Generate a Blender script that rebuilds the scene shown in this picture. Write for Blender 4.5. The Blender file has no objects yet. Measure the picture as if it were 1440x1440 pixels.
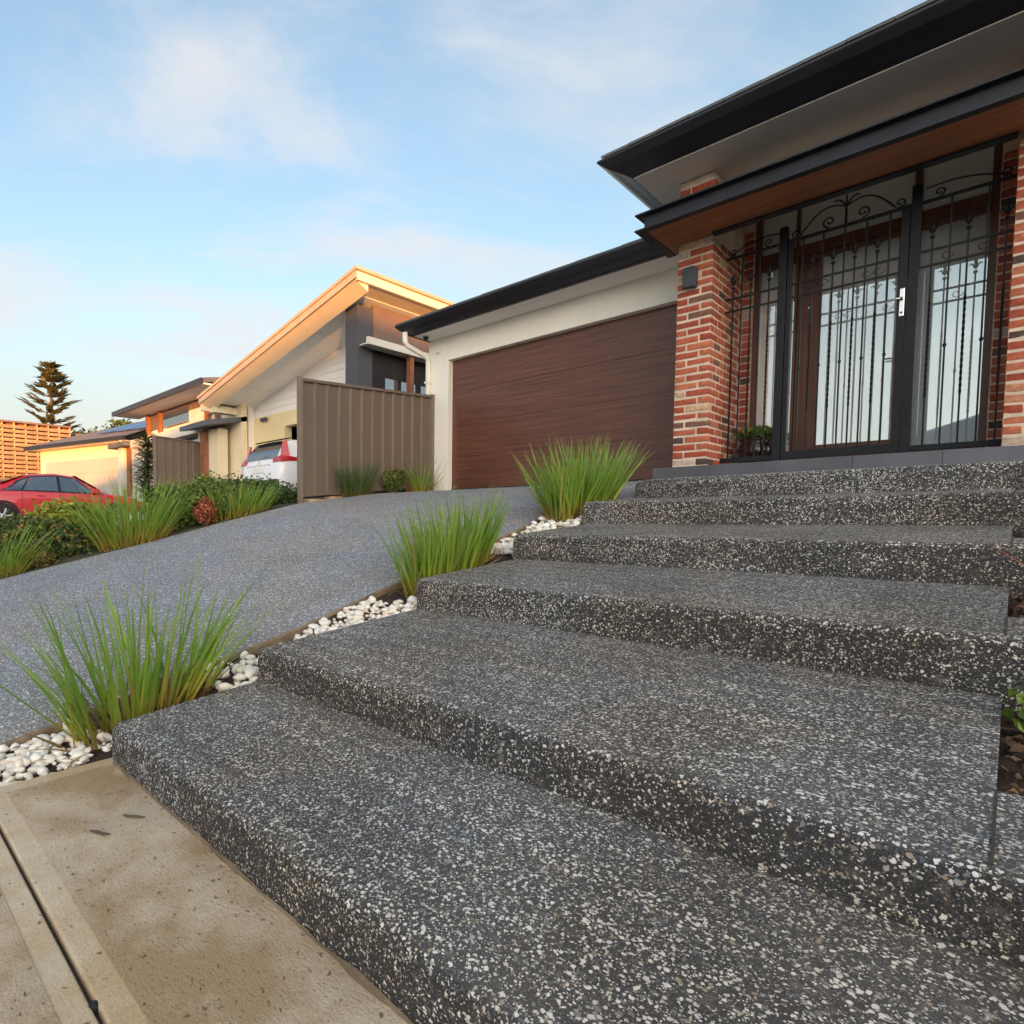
import bpy, bmesh, math, random
import numpy as np
from mathutils import Vector, Matrix, noise
R = math.radians
rng = random.Random(7)
scene = bpy.context.scene
col = scene.collection

# ------------------------------------------------------------------ camera (origin = eye, ground about 1 m below)
cd = bpy.data.cameras.new('camera')
cam = bpy.data.objects.new('camera', cd)
col.objects.link(cam)
cam.location = (0, 0, 0)
cam.rotation_euler = (R(90 - 3.11), 0, R(48.71))
cd.sensor_width = 36
cd.sensor_fit = 'HORIZONTAL'
cd.lens = 36 * 818.8 / 1440
cd.shift_x = (720 - 490.9) / 1440
cd.shift_y = (776.2 - 720) / 1440
cd.clip_start = .02
cd.clip_end = 3000
scene.camera = cam

# ------------------------------------------------------------------ light
SUN_DIR = Vector((.82, -.57, 0)).normalized()      # horizontal direction towards the sun
SUN_EL = 3.0
def build_world():
    w = bpy.data.worlds.new('World')
    scene.world = w
    w.use_nodes = True
    nt = w.node_tree
    n, l = nt.nodes, nt.links
    n.clear()
    out = n.new('ShaderNodeOutputWorld')
    bg = n.new('ShaderNodeBackground')
    sky = n.new('ShaderNodeTexSky')
    sky.sky_type = 'NISHITA'
    sky.sun_disc = False
    sky.sun_elevation = R(SUN_EL)
    sky.sun_rotation = math.atan2(SUN_DIR.x, SUN_DIR.y)
    sky.air_density = 1.0
    sky.dust_density = 3.0
    sky.ozone_density = 1.5
    tc = n.new('ShaderNodeTexCoord')
    sep = n.new('ShaderNodeSeparateXYZ')
    l.new(tc.outputs['Generated'], sep.inputs[0])
    # project the view direction on a cloud layer
    add = n.new('ShaderNodeMath'); add.operation = 'MAXIMUM'; add.inputs[1].default_value = 0.0
    l.new(sep.outputs[2], add.inputs[0])
    add2 = n.new('ShaderNodeMath'); add2.inputs[1].default_value = .22
    l.new(add.outputs[0], add2.inputs[0])
    dv = n.new('ShaderNodeVectorMath'); dv.operation = 'DIVIDE'
    cmb = n.new('ShaderNodeCombineXYZ')
    for i in range(3): l.new(add2.outputs[0], cmb.inputs[i])
    l.new(tc.outputs['Generated'], dv.inputs[0]); l.new(cmb.outputs[0], dv.inputs[1])
    mr = n.new('ShaderNodeMapping')
    mr.inputs['Rotation'].default_value = (0, 0, R(-62))
    l.new(dv.outputs[0], mr.inputs[0])
    mp = n.new('ShaderNodeMapping')
    mp.inputs['Scale'].default_value = (.55, 1.0, 0.0)
    mp.inputs['Location'].default_value = (5.1, .9, 0)
    l.new(mr.outputs[0], mp.inputs[0])
    nz = n.new('ShaderNodeTexNoise'); nz.inputs['Scale'].default_value = 2.5; nz.inputs['Detail'].default_value = 10
    nz.inputs['Roughness'].default_value = .58; nz.inputs['Distortion'].default_value = .35
    l.new(mp.outputs[0], nz.inputs['Vector'])
    rmp = n.new('ShaderNodeValToRGB')
    rmp.color_ramp.elements[0].position = .39; rmp.color_ramp.elements[0].color = (0, 0, 0, 1)
    rmp.color_ramp.elements[1].position = .69; rmp.color_ramp.elements[1].color = (.85, .85, .85, 1)
    rmp.color_ramp.interpolation = 'EASE'
    l.new(nz.outputs['Fac'], rmp.inputs[0])
    veil = n.new('ShaderNodeMapRange'); veil.interpolation_type = 'SMOOTHSTEP'
    veil.inputs['From Min'].default_value = -.02; veil.inputs['From Max'].default_value = .46
    veil.inputs['To Min'].default_value = .96; veil.inputs['To Max'].default_value = .06
    l.new(sep.outputs[2], veil.inputs['Value'])
    hz = n.new('ShaderNodeMix'); hz.data_type = 'RGBA'; hz.blend_type = 'MIX'
    l.new(veil.outputs[0], hz.inputs['Factor']); l.new(sky.outputs[0], hz.inputs['A']); 
    dt = n.new('ShaderNodeVectorMath'); dt.operation = 'DOT_PRODUCT'; dt.inputs[1].default_value = tuple(SUN_DIR)
    l.new(tc.outputs['Generated'], dt.inputs[0])
    g0 = n.new('ShaderNodeMath'); g0.operation = 'MAXIMUM'; g0.inputs[1].default_value = 0; l.new(dt.outputs['Value'], g0.inputs[0])
    g1 = n.new('ShaderNodeMath'); g1.operation = 'POWER'; g1.inputs[1].default_value = 3; l.new(g0.outputs[0], g1.inputs[0])
    g2 = n.new('ShaderNodeMath'); g2.operation = 'MULTIPLY_ADD'; g2.inputs[1].default_value = 8.0; g2.inputs[2].default_value = 1; l.new(g1.outputs[0], g2.inputs[0])
    vv = n.new('ShaderNodeVectorMath'); vv.operation = 'SCALE'; vv.inputs[0].default_value = VEIL[:3]; l.new(g2.outputs[0], vv.inputs['Scale'])
    l.new(vv.outputs[0], hz.inputs['B'])
    mix = n.new('ShaderNodeMix'); mix.data_type = 'RGBA'; mix.blend_type = 'MIX'
    l.new(rmp.outputs[0], mix.inputs['Factor'])
    l.new(hz.outputs['Result'], mix.inputs['A'])
    cc = n.new('ShaderNodeVectorMath'); cc.operation = 'SCALE'; cc.inputs[0].default_value = CLOUD[:3]
    l.new(g2.outputs[0], cc.inputs['Scale']); l.new(cc.outputs[0], mix.inputs['B'])
    l.new(mix.outputs['Result'], bg.inputs[0])
    bg.inputs[1].default_value = SKY_STRENGTH
    l.new(bg.outputs[0], out.inputs[0])
SKY_STRENGTH = .15
CLOUD = (1.10, 1.08, 1.08, 1)
VEIL = (.98, .97, .90, 1)
build_world()
sd = bpy.data.lights.new('sun', 'SUN')
sd.energy = 2.0
sd.angle = R(.6)
sd.color = (1, .37, .06)
sun = bpy.data.objects.new('sun', sd)
col.objects.link(sun)
el = R(SUN_EL)
sdir = Vector((SUN_DIR.x * math.cos(el), SUN_DIR.y * math.cos(el), math.sin(el)))
sun.rotation_euler = sdir.to_track_quat('Z', 'Y').to_euler()
sun.location = sdir * 60
scene.render.engine = 'CYCLES'
vs = scene.view_settings
vs.view_transform = 'Standard'
vs.look = 'None'
vs.gamma = 1
vs.exposure = 2.4
vs.use_curve_mapping = False

# ------------------------------------------------------------------ materials
MATS = {}
class NT:
    def __init__(s, name):
        s.m = bpy.data.materials.new(name)
        s.m.use_nodes = True
        s.nt = s.m.node_tree
        s.b = s.nt.nodes['Principled BSDF']
        s.tc = s.nt.nodes.new('ShaderNodeTexCoord')
        MATS[name] = s.m
    def add(s, t, **kw):
        n = s.nt.nodes.new(t)
        for k, v in kw.items():
            if hasattr(n, k) and k not in n.inputs: setattr(n, k, v)
        for k, v in kw.items():
            if k in n.inputs: n.inputs[k].default_value = v
        return n
    def link(s, a, b): s.nt.links.new(a, b)
    def noise(s, scale, detail=4, rough=.55, vec=None, dist=0):
        n = s.add('ShaderNodeTexNoise')
        n.inputs['Scale'].default_value = scale; n.inputs['Detail'].default_value = detail
        n.inputs['Roughness'].default_value = rough; n.inputs['Distortion'].default_value = dist
        s.link(vec if vec is not None else s.tc.outputs['Object'], n.inputs['Vector'])
        return n
    def mapping(s, scale=(1, 1, 1), rot=(0, 0, 0), src='Object'):
        n = s.add('ShaderNodeMapping')
        n.inputs['Scale'].default_value = scale; n.inputs['Rotation'].default_value = rot
        s.link(s.tc.outputs[src], n.inputs[0])
        return n.outputs[0]
    def ramp(s, fac, stops, interp='LINEAR'):
        n = s.add('ShaderNodeValToRGB')
        cr = n.color_ramp; cr.interpolation = interp
        while len(cr.elements) < len(stops): cr.elements.new(.5)
        for e, (p, c) in zip(cr.elements, stops):
            e.position = p; e.color = tuple(c) + (1,) if len(c) == 3 else c
        s.link(fac, n.inputs[0])
        return n.outputs[0]
    def mix(s, fac, a, b, blend='MIX'):
        n = s.add('ShaderNodeMix'); n.data_type = 'RGBA'; n.blend_type = blend
        for inp, v in (('Factor', fac), ('A', a), ('B', b)):
            if hasattr(v, 'is_output'): s.link(v, n.inputs[inp])
            elif inp == 'Factor': n.inputs[inp].default_value = v
            else: n.inputs[inp].default_value = tuple(v) + (1,) if len(v) == 3 else v
        return n.outputs['Result']
    def math(s, op, a, b=None):
        n = s.add('ShaderNodeMath'); n.operation = op
        for i, v in enumerate((a, b)):
            if v is None: continue
            if hasattr(v, 'is_output'): s.link(v, n.inputs[i])
            else: n.inputs[i].default_value = v
        return n.outputs[0]
    def bump(s, h, strength=.3, dist=.01, normal=None):
        n = s.add('ShaderNodeBump')
        n.inputs['Strength'].default_value = strength; n.inputs['Distance'].default_value = dist
        s.link(h, n.inputs['Height'])
        if normal is not None: s.link(normal, n.inputs['Normal'])
        s.link(n.outputs[0], s.b.inputs['Normal'])
        return n.outputs[0]
    def base(s, c):
        if hasattr(c, 'is_output'): s.link(c, s.b.inputs['Base Color'])
        else: s.b.inputs['Base Color'].default_value = tuple(c) + (1,)
    def set(s, rough=None, metal=None, spec=None, coat=None, trans=None):
        for k, v in (('Roughness', rough), ('Metallic', metal), ('Specular IOR Level', spec), ('Coat Weight', coat), ('Transmission Weight', trans)):
            if v is None: continue
            if hasattr(v, 'is_output'): s.link(v, s.b.inputs[k])
            else: s.b.inputs[k].default_value = v

def plain(name, c, rough=.6, var=.15, scale=3., bump=0, bscale=80, metal=0, spec=.4, fine=0, coat=0, rnd=0):
    t = NT(name)
    n = t.noise(scale, 5)
    f = t.ramp(n.outputs['Fac'], [(.3, (0, 0, 0)), (.7, (1, 1, 1))])
    cc = t.mix(f, [x * (1 - var) for x in c], [min(1, x * (1 + var)) for x in c])
    if fine:
        n2 = t.noise(scale * 40, 3)
        f2 = t.ramp(n2.outputs['Fac'], [(.35, (1 - fine,) * 3), (.65, (1,) * 3)])
        cc = t.mix(1.0, cc, f2, 'MULTIPLY')
    if rnd:
        oi = t.add('ShaderNodeObjectInfo')
        g = t.ramp(oi.outputs['Random'], [(0, (1 - rnd,) * 3), (1, (1,) * 3)])
        cc = t.mix(1.0, cc, g, 'MULTIPLY')
    t.base(cc)
    t.set(rough, metal, spec, coat)
    if bump:
        nb = t.noise(bscale, 4)
        t.bump(nb.outputs['Fac'], bump, .004)
    return t.m

def aggregate(name, scale, dark, chips, cover, stain=.25, bstr=.8, tan=.1, dust=0):
    t = NT(name)
    nz = t.noise(scale * 1.1, 3, .6)
    wob = t.add('ShaderNodeVectorMath', operation='SCALE'); wob.inputs['Scale'].default_value = 1.15 / scale
    t.link(nz.outputs['Color'], wob.inputs[0])
    vec = t.add('ShaderNodeVectorMath', operation='ADD')
    t.link(t.tc.outputs['Object'], vec.inputs[0]); t.link(wob.outputs[0], vec.inputs[1])
    dens = t.noise(3.0, 3, .5)                       # the stones lie denser in some places than in others
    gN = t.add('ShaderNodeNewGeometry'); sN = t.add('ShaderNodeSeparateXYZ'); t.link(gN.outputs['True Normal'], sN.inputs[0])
    topw = t.ramp(sN.outputs[2], [(.35, (0, 0, 0)), (.9, (.2, .2, .2))])  # risers get fewer chips: less exposed, and darker in place of nosing shade
    def layer(sc, lo, hi, keep):
        v = t.add('ShaderNodeTexVoronoi', feature='F1'); v.inputs['Scale'].default_value = sc
        t.link(vec.outputs[0], v.inputs['Vector'])
        p = t.add('ShaderNodeSeparateColor'); t.link(v.outputs['Color'], p.inputs[0])
        rad = t.ramp(p.outputs[0], [(0, (lo,) * 3), (1, (hi,) * 3)])
        edge = t.math('SUBTRACT', rad, v.outputs['Distance'])
        m = t.ramp(t.math('MULTIPLY', edge, 12.0), [(0, (0, 0, 0)), (.9, (1, 1, 1))])
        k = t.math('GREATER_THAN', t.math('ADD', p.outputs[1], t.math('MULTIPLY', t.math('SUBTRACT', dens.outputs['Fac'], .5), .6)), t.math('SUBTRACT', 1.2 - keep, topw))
        return t.math('MULTIPLY', m, k), p.outputs[2]
    m1, r1 = layer(scale, .26, .56, cover)
    m2, r2 = layer(scale * 1.9, .25, .55, cover * .95)
    m3, r3 = layer(scale * .62, .22, .44, cover * .35)
    n0 = t.noise(scale * 2.6, 3, .6)
    c = t.ramp(n0.outputs['Fac'], [(.32, [x * .55 for x in dark]), (.5, dark), (.7, [min(1, x * 2.6) for x in dark])])
    for m_, r_ in ((m2, r2), (m1, r1), (m3, r3)):
        c = t.mix(m_, c, t.ramp(r_, chips, 'CONSTANT'))
    if dust:                                         # treads are worn and dusty, faces are not
        gn = t.add('ShaderNodeNewGeometry'); sz = t.add('ShaderNodeSeparateXYZ'); t.link(gn.outputs['True Normal'], sz.inputs[0])
        nd = t.noise(2.1, 5, .62); nf = t.noise(scale * 1.4, 3, .6)
        df = t.math('MULTIPLY', t.ramp(sz.outputs[2], [(.6, (0, 0, 0)), (.97, (1, 1, 1))]), t.ramp(nd.outputs['Fac'], [(.3, (dust * .35,) * 3), (.68, (dust * 1.2,) * 3)]))
        df = t.math('MULTIPLY', df, t.ramp(nf.outputs['Fac'], [(.3, (.5,) * 3), (.7, (1.4,) * 3)]))
        c = t.mix(df, c, (.56, .51, .45))
    ns = t.noise(1.7, 5, .6)
    c = t.mix(1.0, c, t.ramp(ns.outputs['Fac'], [(.3, (1 - stain,) * 3), (.62, (1, 1, 1))]), 'MULTIPLY')
    nt_ = t.noise(1.1, 4, .6)
    c = t.mix(1.0, c, t.ramp(nt_.outputs['Fac'], [(.42, (1, .94, .86)), (.58, (.94, .97, 1))]), 'MULTIPLY')
    ng = t.noise(26, 3, .6)                          # sand and dirt caught between the stones
    c = t.mix(t.ramp(ng.outputs['Fac'], [(.58, (0, 0, 0)), (.74, (tan,) * 3)]), c, (.30, .24, .17))
    t.base(c)
    h = t.math('MAXIMUM', t.math('MAXIMUM', m1, t.math('MULTIPLY', m2, .6)), m3)
    t.set(t.ramp(h, [(0, (.85,) * 3), (1, (.5,) * 3)]), spec=.45)
    h = t.math('ADD', h, t.math('MULTIPLY', n0.outputs['Fac'], .6))
    t.bump(h, bstr, .005)
    return t.m
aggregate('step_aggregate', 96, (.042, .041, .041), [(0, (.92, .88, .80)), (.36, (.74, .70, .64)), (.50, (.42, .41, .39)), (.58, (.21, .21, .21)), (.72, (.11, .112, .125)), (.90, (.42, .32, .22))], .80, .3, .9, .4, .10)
aggregate('driveway_aggregate', 80, (.165, .168, .18), [(0, (.80, .80, .80)), (.22, (.58, .583, .595)), (.45, (.39, .395, .41)), (.68, (.23, .236, .255)), (.90, (.46, .43, .39))], .8, .14, .5, .12)

def concrete(name, a, b, pits=.5, bstr=.5):
    t = NT(name)
    n1 = t.noise(2.4, 8, .68)
    c = t.mix(t.ramp(n1.outputs['Fac'], [(.40, (0, 0, 0)), (.60, (1, 1, 1))]), a, b)
    m = t.mapping((60, 120, 60), (0, 0, R(25)))
    n2 = t.noise(1, 5, .65, m)
    p = t.ramp(n2.outputs['Fac'], [(.27, (1 - pits,) * 3), (.40, (1,) * 3)])
    c = t.mix(1.0, c, p, 'MULTIPLY')
    n3 = t.noise(220, 2)
    c = t.mix(1.0, c, t.ramp(n3.outputs['Fac'], [(.35, (.8,) * 3), (.6, (1.0,) * 3)]), 'MULTIPLY')
    nw = t.noise(70, 3)
    wv = t.add('ShaderNodeVectorMath', operation='SCALE'); wv.inputs['Scale'].default_value = .03; t.link(nw.outputs['Color'], wv.inputs[0])
    pv = t.add('ShaderNodeVectorMath', operation='ADD'); t.link(t.tc.outputs['Object'], pv.inputs[0]); t.link(wv.outputs[0], pv.inputs[1])
    mp_ = t.add('ShaderNodeMapping'); mp_.inputs['Rotation'].default_value = (0, 0, R(20)); t.link(pv.outputs[0], mp_.inputs[0])
    ms_ = t.add('ShaderNodeMapping'); ms_.inputs['Scale'].default_value = (.55, 1.0, 1.0); t.link(mp_.outputs[0], ms_.inputs[0])
    vp = t.add('ShaderNodeTexVoronoi', feature='F1'); vp.inputs['Scale'].default_value = 62
    t.link(ms_.outputs[0], vp.inputs['Vector'])
    spv = t.add('ShaderNodeSeparateColor'); t.link(vp.outputs['Color'], spv.inputs[0])
    ncl = t.noise(4.5, 4, .6)
    keep = t.math('ADD', spv.outputs[0], t.math('MULTIPLY', t.math('SUBTRACT', ncl.outputs['Fac'], .5), 1.6))
    spot = t.math('MULTIPLY', t.math('LESS_THAN', vp.outputs['Distance'], t.math('MULTIPLY', spv.outputs[1], .30)), t.math('GREATER_THAN', keep, 1 - .55 * pits))
    ngr = t.noise(2.2, 5, .65)                       # pale grey wear
    c = t.mix(t.ramp(ngr.outputs['Fac'], [(.50, (0, 0, 0)), (.70, (.55,) * 3)]), c, (.62, .57, .47))
    c = t.mix(t.math('MULTIPLY', spot, .75), c, (.09, .065, .04))
    t.base(c); t.set(.82, spec=.3)
    hh = t.math('ADD', n2.outputs['Fac'], t.math('MULTIPLY', n3.outputs['Fac'], .35))
    hh = t.math('SUBTRACT', hh, t.math('MULTIPLY', spot, .5))
    t.bump(hh, bstr, .006)
concrete('footpath_concrete', (.44, .30, .165), (.68, .55, .39), .8, 1.0)
concrete('footpath_margin', (.56, .40, .23), (.70, .58, .42), .35, .5)
concrete('plain_concrete', (.40, .37, .33), (.5, .47, .42), .3, .3)
plain('joint_filler', (.06, .045, .032), .9, .3, 20)

def brick_mat():
    t = NT('brick')
    oi = t.add('ShaderNodeObjectInfo')
    c = t.ramp(oi.outputs['Random'], [(0, (.40, .090, .052)), (.18, (.50, .14, .078)), (.36, (.42, .105, .06)), (.50, (.54, .18, .10)), (.62, (.34, .08, .05)), (.70, (.47, .145, .08)), (.76, (.62, .42, .26)), (.83, (.10, .072, .06)), (.89, (.56, .45, .37)), (.94, (.22, .11, .08)), (.975, (.58, .27, .16))], 'CONSTANT')
    n = t.noise(14, 6, .65)
    c = t.mix(1.0, c, t.ramp(n.outputs['Fac'], [(.3, (.62, .58, .55)), (.62, (1.15, 1.1, 1.05))]), 'MULTIPLY')
    n2 = t.noise(38, 4, .7)
    c = t.mix(t.ramp(n2.outputs['Fac'], [(.60, (0, 0, 0)), (.78, (.55, .55, .55))]), c, (.62, .50, .38))
    t.base(c); t.set(.85, spec=.25)
    n3 = t.noise(90, 4)
    t.bump(t.math('ADD', n.outputs['Fac'], n3.outputs['Fac']), .6, .006)
brick_mat()
plain('mortar', (.78, .62, .48), .9, .2, 6, .5, 120, fine=.25)
plain('render_cream', (.88, .83, .72), .8, .06, 1.2, .15, 150, fine=.05)
plain('render_warm', (.76, .64, .44), .8, .06, 1.2, .15, 150)
plain('render_white', (.66, .61, .53), .8, .06, 1.2, .15, 150)
plain('render_yellow', (.80, .66, .38), .8, .06, 1.0, .15, 150)
plain('soffit_white', (.88, .86, .82), .75, .06, .8)
plain('soffit_upper', (.82, .77, .70), .75, .06, .8)
plain('black_steel', (.017, .018, .023), .45, .25, 6, .15, 60, metal=0, spec=.35)
plain('gate_steel', (.009, .010, .013), .42, .3, 8, .2, 90, spec=.3)
plain('gutter_dark', (.018, .017, .022), .35, .2, 2, spec=.5)
plain('roof_tile', (.17, .19, .185), .75, .2, 5, .3, 60, rnd=.25)
plain('roof_dark', (.10, .105, .12), .6, .2, 3, .3, 30)
plain('roof_brown', (.16, .13, .125), .7, .2, 3, .3, 30)
plain('porch_tile', (.125, .125, .145), .5, .15, 3, .2, 90, rnd=.2)
plain('soil', (.055, .034, .02), .95, .5, 14, 1.0, 60, fine=.5)
plain('ground', (.09, .08, .045), .95, .4, 1.5, .8, 20, fine=.4)
plain('asphalt', (.05, .05, .052), .9, .2, 2, .4, 200, fine=.3)
plain('fence_steel', (.155, .112, .082), .5, .07, 1.0, spec=.4)
plain('fence_post', (.20, .15, .115), .5, .1, 2, spec=.4)
plain('sandstone', (.48, .34, .18), .9, .3, 6, .8, 40)
plain('cladding_brown', (.17, .115, .09), .6, .12, 2)
plain('blade_grey', (.075, .075, .085), .6, .15, 2)
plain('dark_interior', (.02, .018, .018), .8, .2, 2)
plain('fascia_rake', (.46, .37, .27), .6, .1, 2)
plain('fascia_cream', (.80, .68, .48), .65, .06, 2)
plain('timber_accent', (.26, .10, .045), .6, .25, 6)
plain('chrome', (.78, .78, .76), .22, .05, 3, metal=1)
plain('plastic_white', (.75, .72, .66), .4, .05, 3)
plain('plastic_black', (.015, .015, .017), .45, .2, 3)
plain('rubber', (.018, .018, .018), .8, .3, 20)
plain('glazed_pot', (.028, .012, .012), .12, .3, 5, spec=.6)
plain('lamp_grey', (.05, .055, .065), .5, .1, 4)
plain('bark', (.10, .07, .05), .9, .35, 8, .8, 30)
plain('kerb_concrete', (.36, .34, .30), .85, .2, 3, .3, 60)
plain('edge_concrete', (.26, .19, .12), .95, .4, 9, .8, 60, fine=.35)
plain('door_grey', (.44, .40, .36), .6, .06, 1)
plain('bark_chip', (.20, .115, .06), .9, .4, 30)
plain('curtain', (.50, .55, .54), .8, .08, 2)

def wood(name, a, b, scale, rough, axis='X', spec=.5, coat=0):
    t = NT(name)
    sc = {'X': (.55, 6, 26), 'Y': (6, .55, 26), 'Z': (22, 22, .6)}[axis]
    n = t.noise(scale, 6, .62, t.mapping(sc), .6)
    c = t.ramp(n.outputs['Fac'], [(.30, a), (.5, [(x + y) / 2 for x, y in zip(a, b)]), (.68, b)])
    n2 = t.noise(scale * 3.1, 4, .6, t.mapping(sc))
    c = t.mix(1.0, c, t.ramp(n2.outputs['Fac'], [(.35, (.72,) * 3), (.55, (1,) * 3)]), 'MULTIPLY')
    t.base(c); t.set(rough, spec=spec, coat=coat)
    t.bump(n.outputs['Fac'], .12, .003)
wood('garage_wood', (.085, .031, .019), (.20, .076, .046), 1.6, .36, 'X', .5)
wood('door_wood', (.09, .032, .018), (.19, .07, .038), 1.4, .4, 'Z')
wood('canopy_timber', (.24, .085, .03), (.40, .155, .06), 1.2, .5, 'X')

def glass(name, tint, diffuse, refl, rough=.02):
    t = NT(name)
    gl = t.add('ShaderNodeBsdfGlossy'); gl.inputs['Roughness'].default_value = rough
    gl.inputs['Color'].default_value = tuple(tint) + (1,)
    t.base(diffuse); t.set(.5, spec=.2)
    mx = t.add('ShaderNodeMixShader'); mx.inputs[0].default_value = refl
    t.link(t.b.outputs[0], mx.inputs[1]); t.link(gl.outputs[0], mx.inputs[2])
    t.link(mx.outputs[0], t.nt.nodes['Material Output'].inputs['Surface'])
glass('entry_glass', (.86, .96, 1.0), (.74, .79, .77), .42)
glass('window_glass', (.8, .9, 1), (.03, .035, .04), .4)
glass('car_glass', (.75, .85, .95), (.015, .018, .02), .32)
glass('solar_glass', (.5, .65, .9), (.02, .03, .06), .4)

def paint(name, c, spec=.5, coat=.8):
    t = NT(name); t.base(c); t.set(.32, spec=spec, coat=coat); t.b.inputs['Coat Roughness'].default_value = .05
paint('car_red', (.52, .012, .022))
paint('car_white', (.78, .79, .82))
paint('light_red', (.42, .008, .016))
paint('light_clear', (.6, .62, .65))

def blade_mat(name, base, mid, tip, dry):
    t = NT(name)
    uv = t.add('ShaderNodeUVMap')
    sp = t.add('ShaderNodeSeparateXYZ'); t.link(uv.outputs[0], sp.inputs[0])
    c = t.ramp(sp.outputs[1], [(0, base), (.16, [.5 * (x + y) for x, y in zip(base, mid)]), (.4, mid), (.9, tip), (1, [.8 * x + .2 * y for x, y in zip(tip, dry)])])
    g = t.add('ShaderNodeNewGeometry')
    rr = g.outputs['Random Per Island']
    c = t.mix(1.0, c, t.ramp(rr, [(0, (.6, .72, .7)), (.5, (1, 1, 1)), (1, (1.35, 1.15, .8))]), 'MULTIPLY')
    c = t.mix(t.ramp(rr, [(.95, (0, 0, 0)), (.955, (.75, .75, .75))], 'CONSTANT'), c, dry)
    t.base(c); t.set(.45, spec=.4)
    tr = t.add('ShaderNodeBsdfTranslucent'); t.link(c, tr.inputs['Color'])
    mx = t.add('ShaderNodeMixShader'); mx.inputs[0].default_value = .28
    t.link(t.b.outputs[0], mx.inputs[1]); t.link(tr.outputs[0], mx.inputs[2])
    t.link(mx.outputs[0], t.nt.nodes['Material Output'].inputs['Surface'])
blade_mat('lomandra_blade', (.50, .38, .07), (.20, .34, .04), (.22, .36, .07), (.52, .34, .14))
blade_mat('dark_blade', (.18, .17, .04), (.07, .125, .03), (.085, .15, .045), (.3, .24, .1))
blade_mat('dry_blade', (.30, .17, .07), (.36, .20, .09), (.30, .2, .09), (.3, .2, .1))
blade_mat('strap_red', (.35, .28, .10), (.40, .15, .06), (.45, .10, .05), (.4, .2, .1))

def leaf_mat(name, stops):
    t = NT(name)
    g = t.add('ShaderNodeNewGeometry')
    c = t.ramp(g.outputs['Random Per Island'], stops)
    t.base(c); t.set(.5, spec=.35)
    tr = t.add('ShaderNodeBsdfTranslucent'); t.link(c, tr.inputs['Color'])
    mx = t.add('ShaderNodeMixShader'); mx.inputs[0].default_value = .22
    t.link(t.b.outputs[0], mx.inputs[1]); t.link(tr.outputs[0], mx.inputs[2])
    t.link(mx.outputs[0], t.nt.nodes['Material Output'].inputs['Surface'])
leaf_mat('leaf_dark', [(0, (.03, .055, .016)), (.6, (.075, .13, .028)), (1, (.16, .22, .05))])
leaf_mat('leaf_mid', [(0, (.07, .12, .022)), (.6, (.15, .24, .04)), (1, (.28, .34, .06))])
leaf_mat('leaf_lime', [(0, (.14, .19, .02)), (.6, (.32, .36, .04)), (1, (.48, .44, .07))])
leaf_mat('leaf_red', [(0, (.28, .04, .03)), (.5, (.48, .10, .06)), (1, (.45, .24, .09))])
leaf_mat('leaf_mix', [(0, (.035, .065, .018)), (.55, (.085, .15, .03)), (.84, (.20, .24, .05)), (.95, (.40, .16, .06)), (1, (.5, .2, .06))])
leaf_mat('leaf_ochre', [(0, (.10, .09, .02)), (.6, (.22, .18, .04)), (1, (.33, .22, .06))])
leaf_mat('leaf_pine', [(0, (.09, .10, .045)), (.6, (.16, .155, .065)), (1, (.24, .21, .09))])
leaf_mat('leaf_litter', [(0, (.035, .02, .012)), (.45, (.09, .05, .028)), (.8, (.19, .11, .06)), (.96, (.34, .22, .12)), (1, (.50, .15, .03))])

def pebble_mat():
    t = NT('pebble')
    oi = t.add('ShaderNodeObjectInfo'); g = t.add('ShaderNodeNewGeometry')
    rr = t.math('FRACT', t.math('ADD', oi.outputs['Random'], g.outputs['Random Per Island']))
    c = t.ramp(rr, [(0, (.92, .88, .79)), (.35, (.93, .92, .87)), (.6, (.90, .82, .68)), (.8, (.84, .78, .70)), (.93, (.93, .86, .72)), (1, (.78, .62, .48))])
    n = t.noise(9, 4)
    c = t.mix(1.0, c, t.ramp(n.outputs['Fac'], [(.3, (.8, .76, .7)), (.6, (1, 1, 1))]), 'MULTIPLY')
    t.base(c); t.set(.6, spec=.4)
pebble_mat()

# ------------------------------------------------------------------ object helpers
def tag(o, label=None, cat=None, group=None, kind=None):
    for k, v in (('label', label), ('category', cat), ('group', group), ('kind', kind)):
        if v: o[k] = v
    return o
def put(o, parent=None):
    col.objects.link(o)
    if parent is not None:
        o.parent = parent
        o.matrix_parent_inverse = world_of(parent).inverted()
    return o
def world_of(o):
    m = o.matrix_basis.copy() if False else Matrix.LocRotScale(o.location, o.rotation_euler, o.scale)
    if o.parent is not None:
        return world_of(o.parent) @ o.matrix_parent_inverse @ m
    return m
def empty(name, loc, label=None, cat=None, group=None, kind=None):
    e = bpy.data.objects.new(name, None)
    e.empty_display_size = .2
    e.location = loc
    col.objects.link(e)
    return tag(e, label, cat, group, kind)

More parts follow.
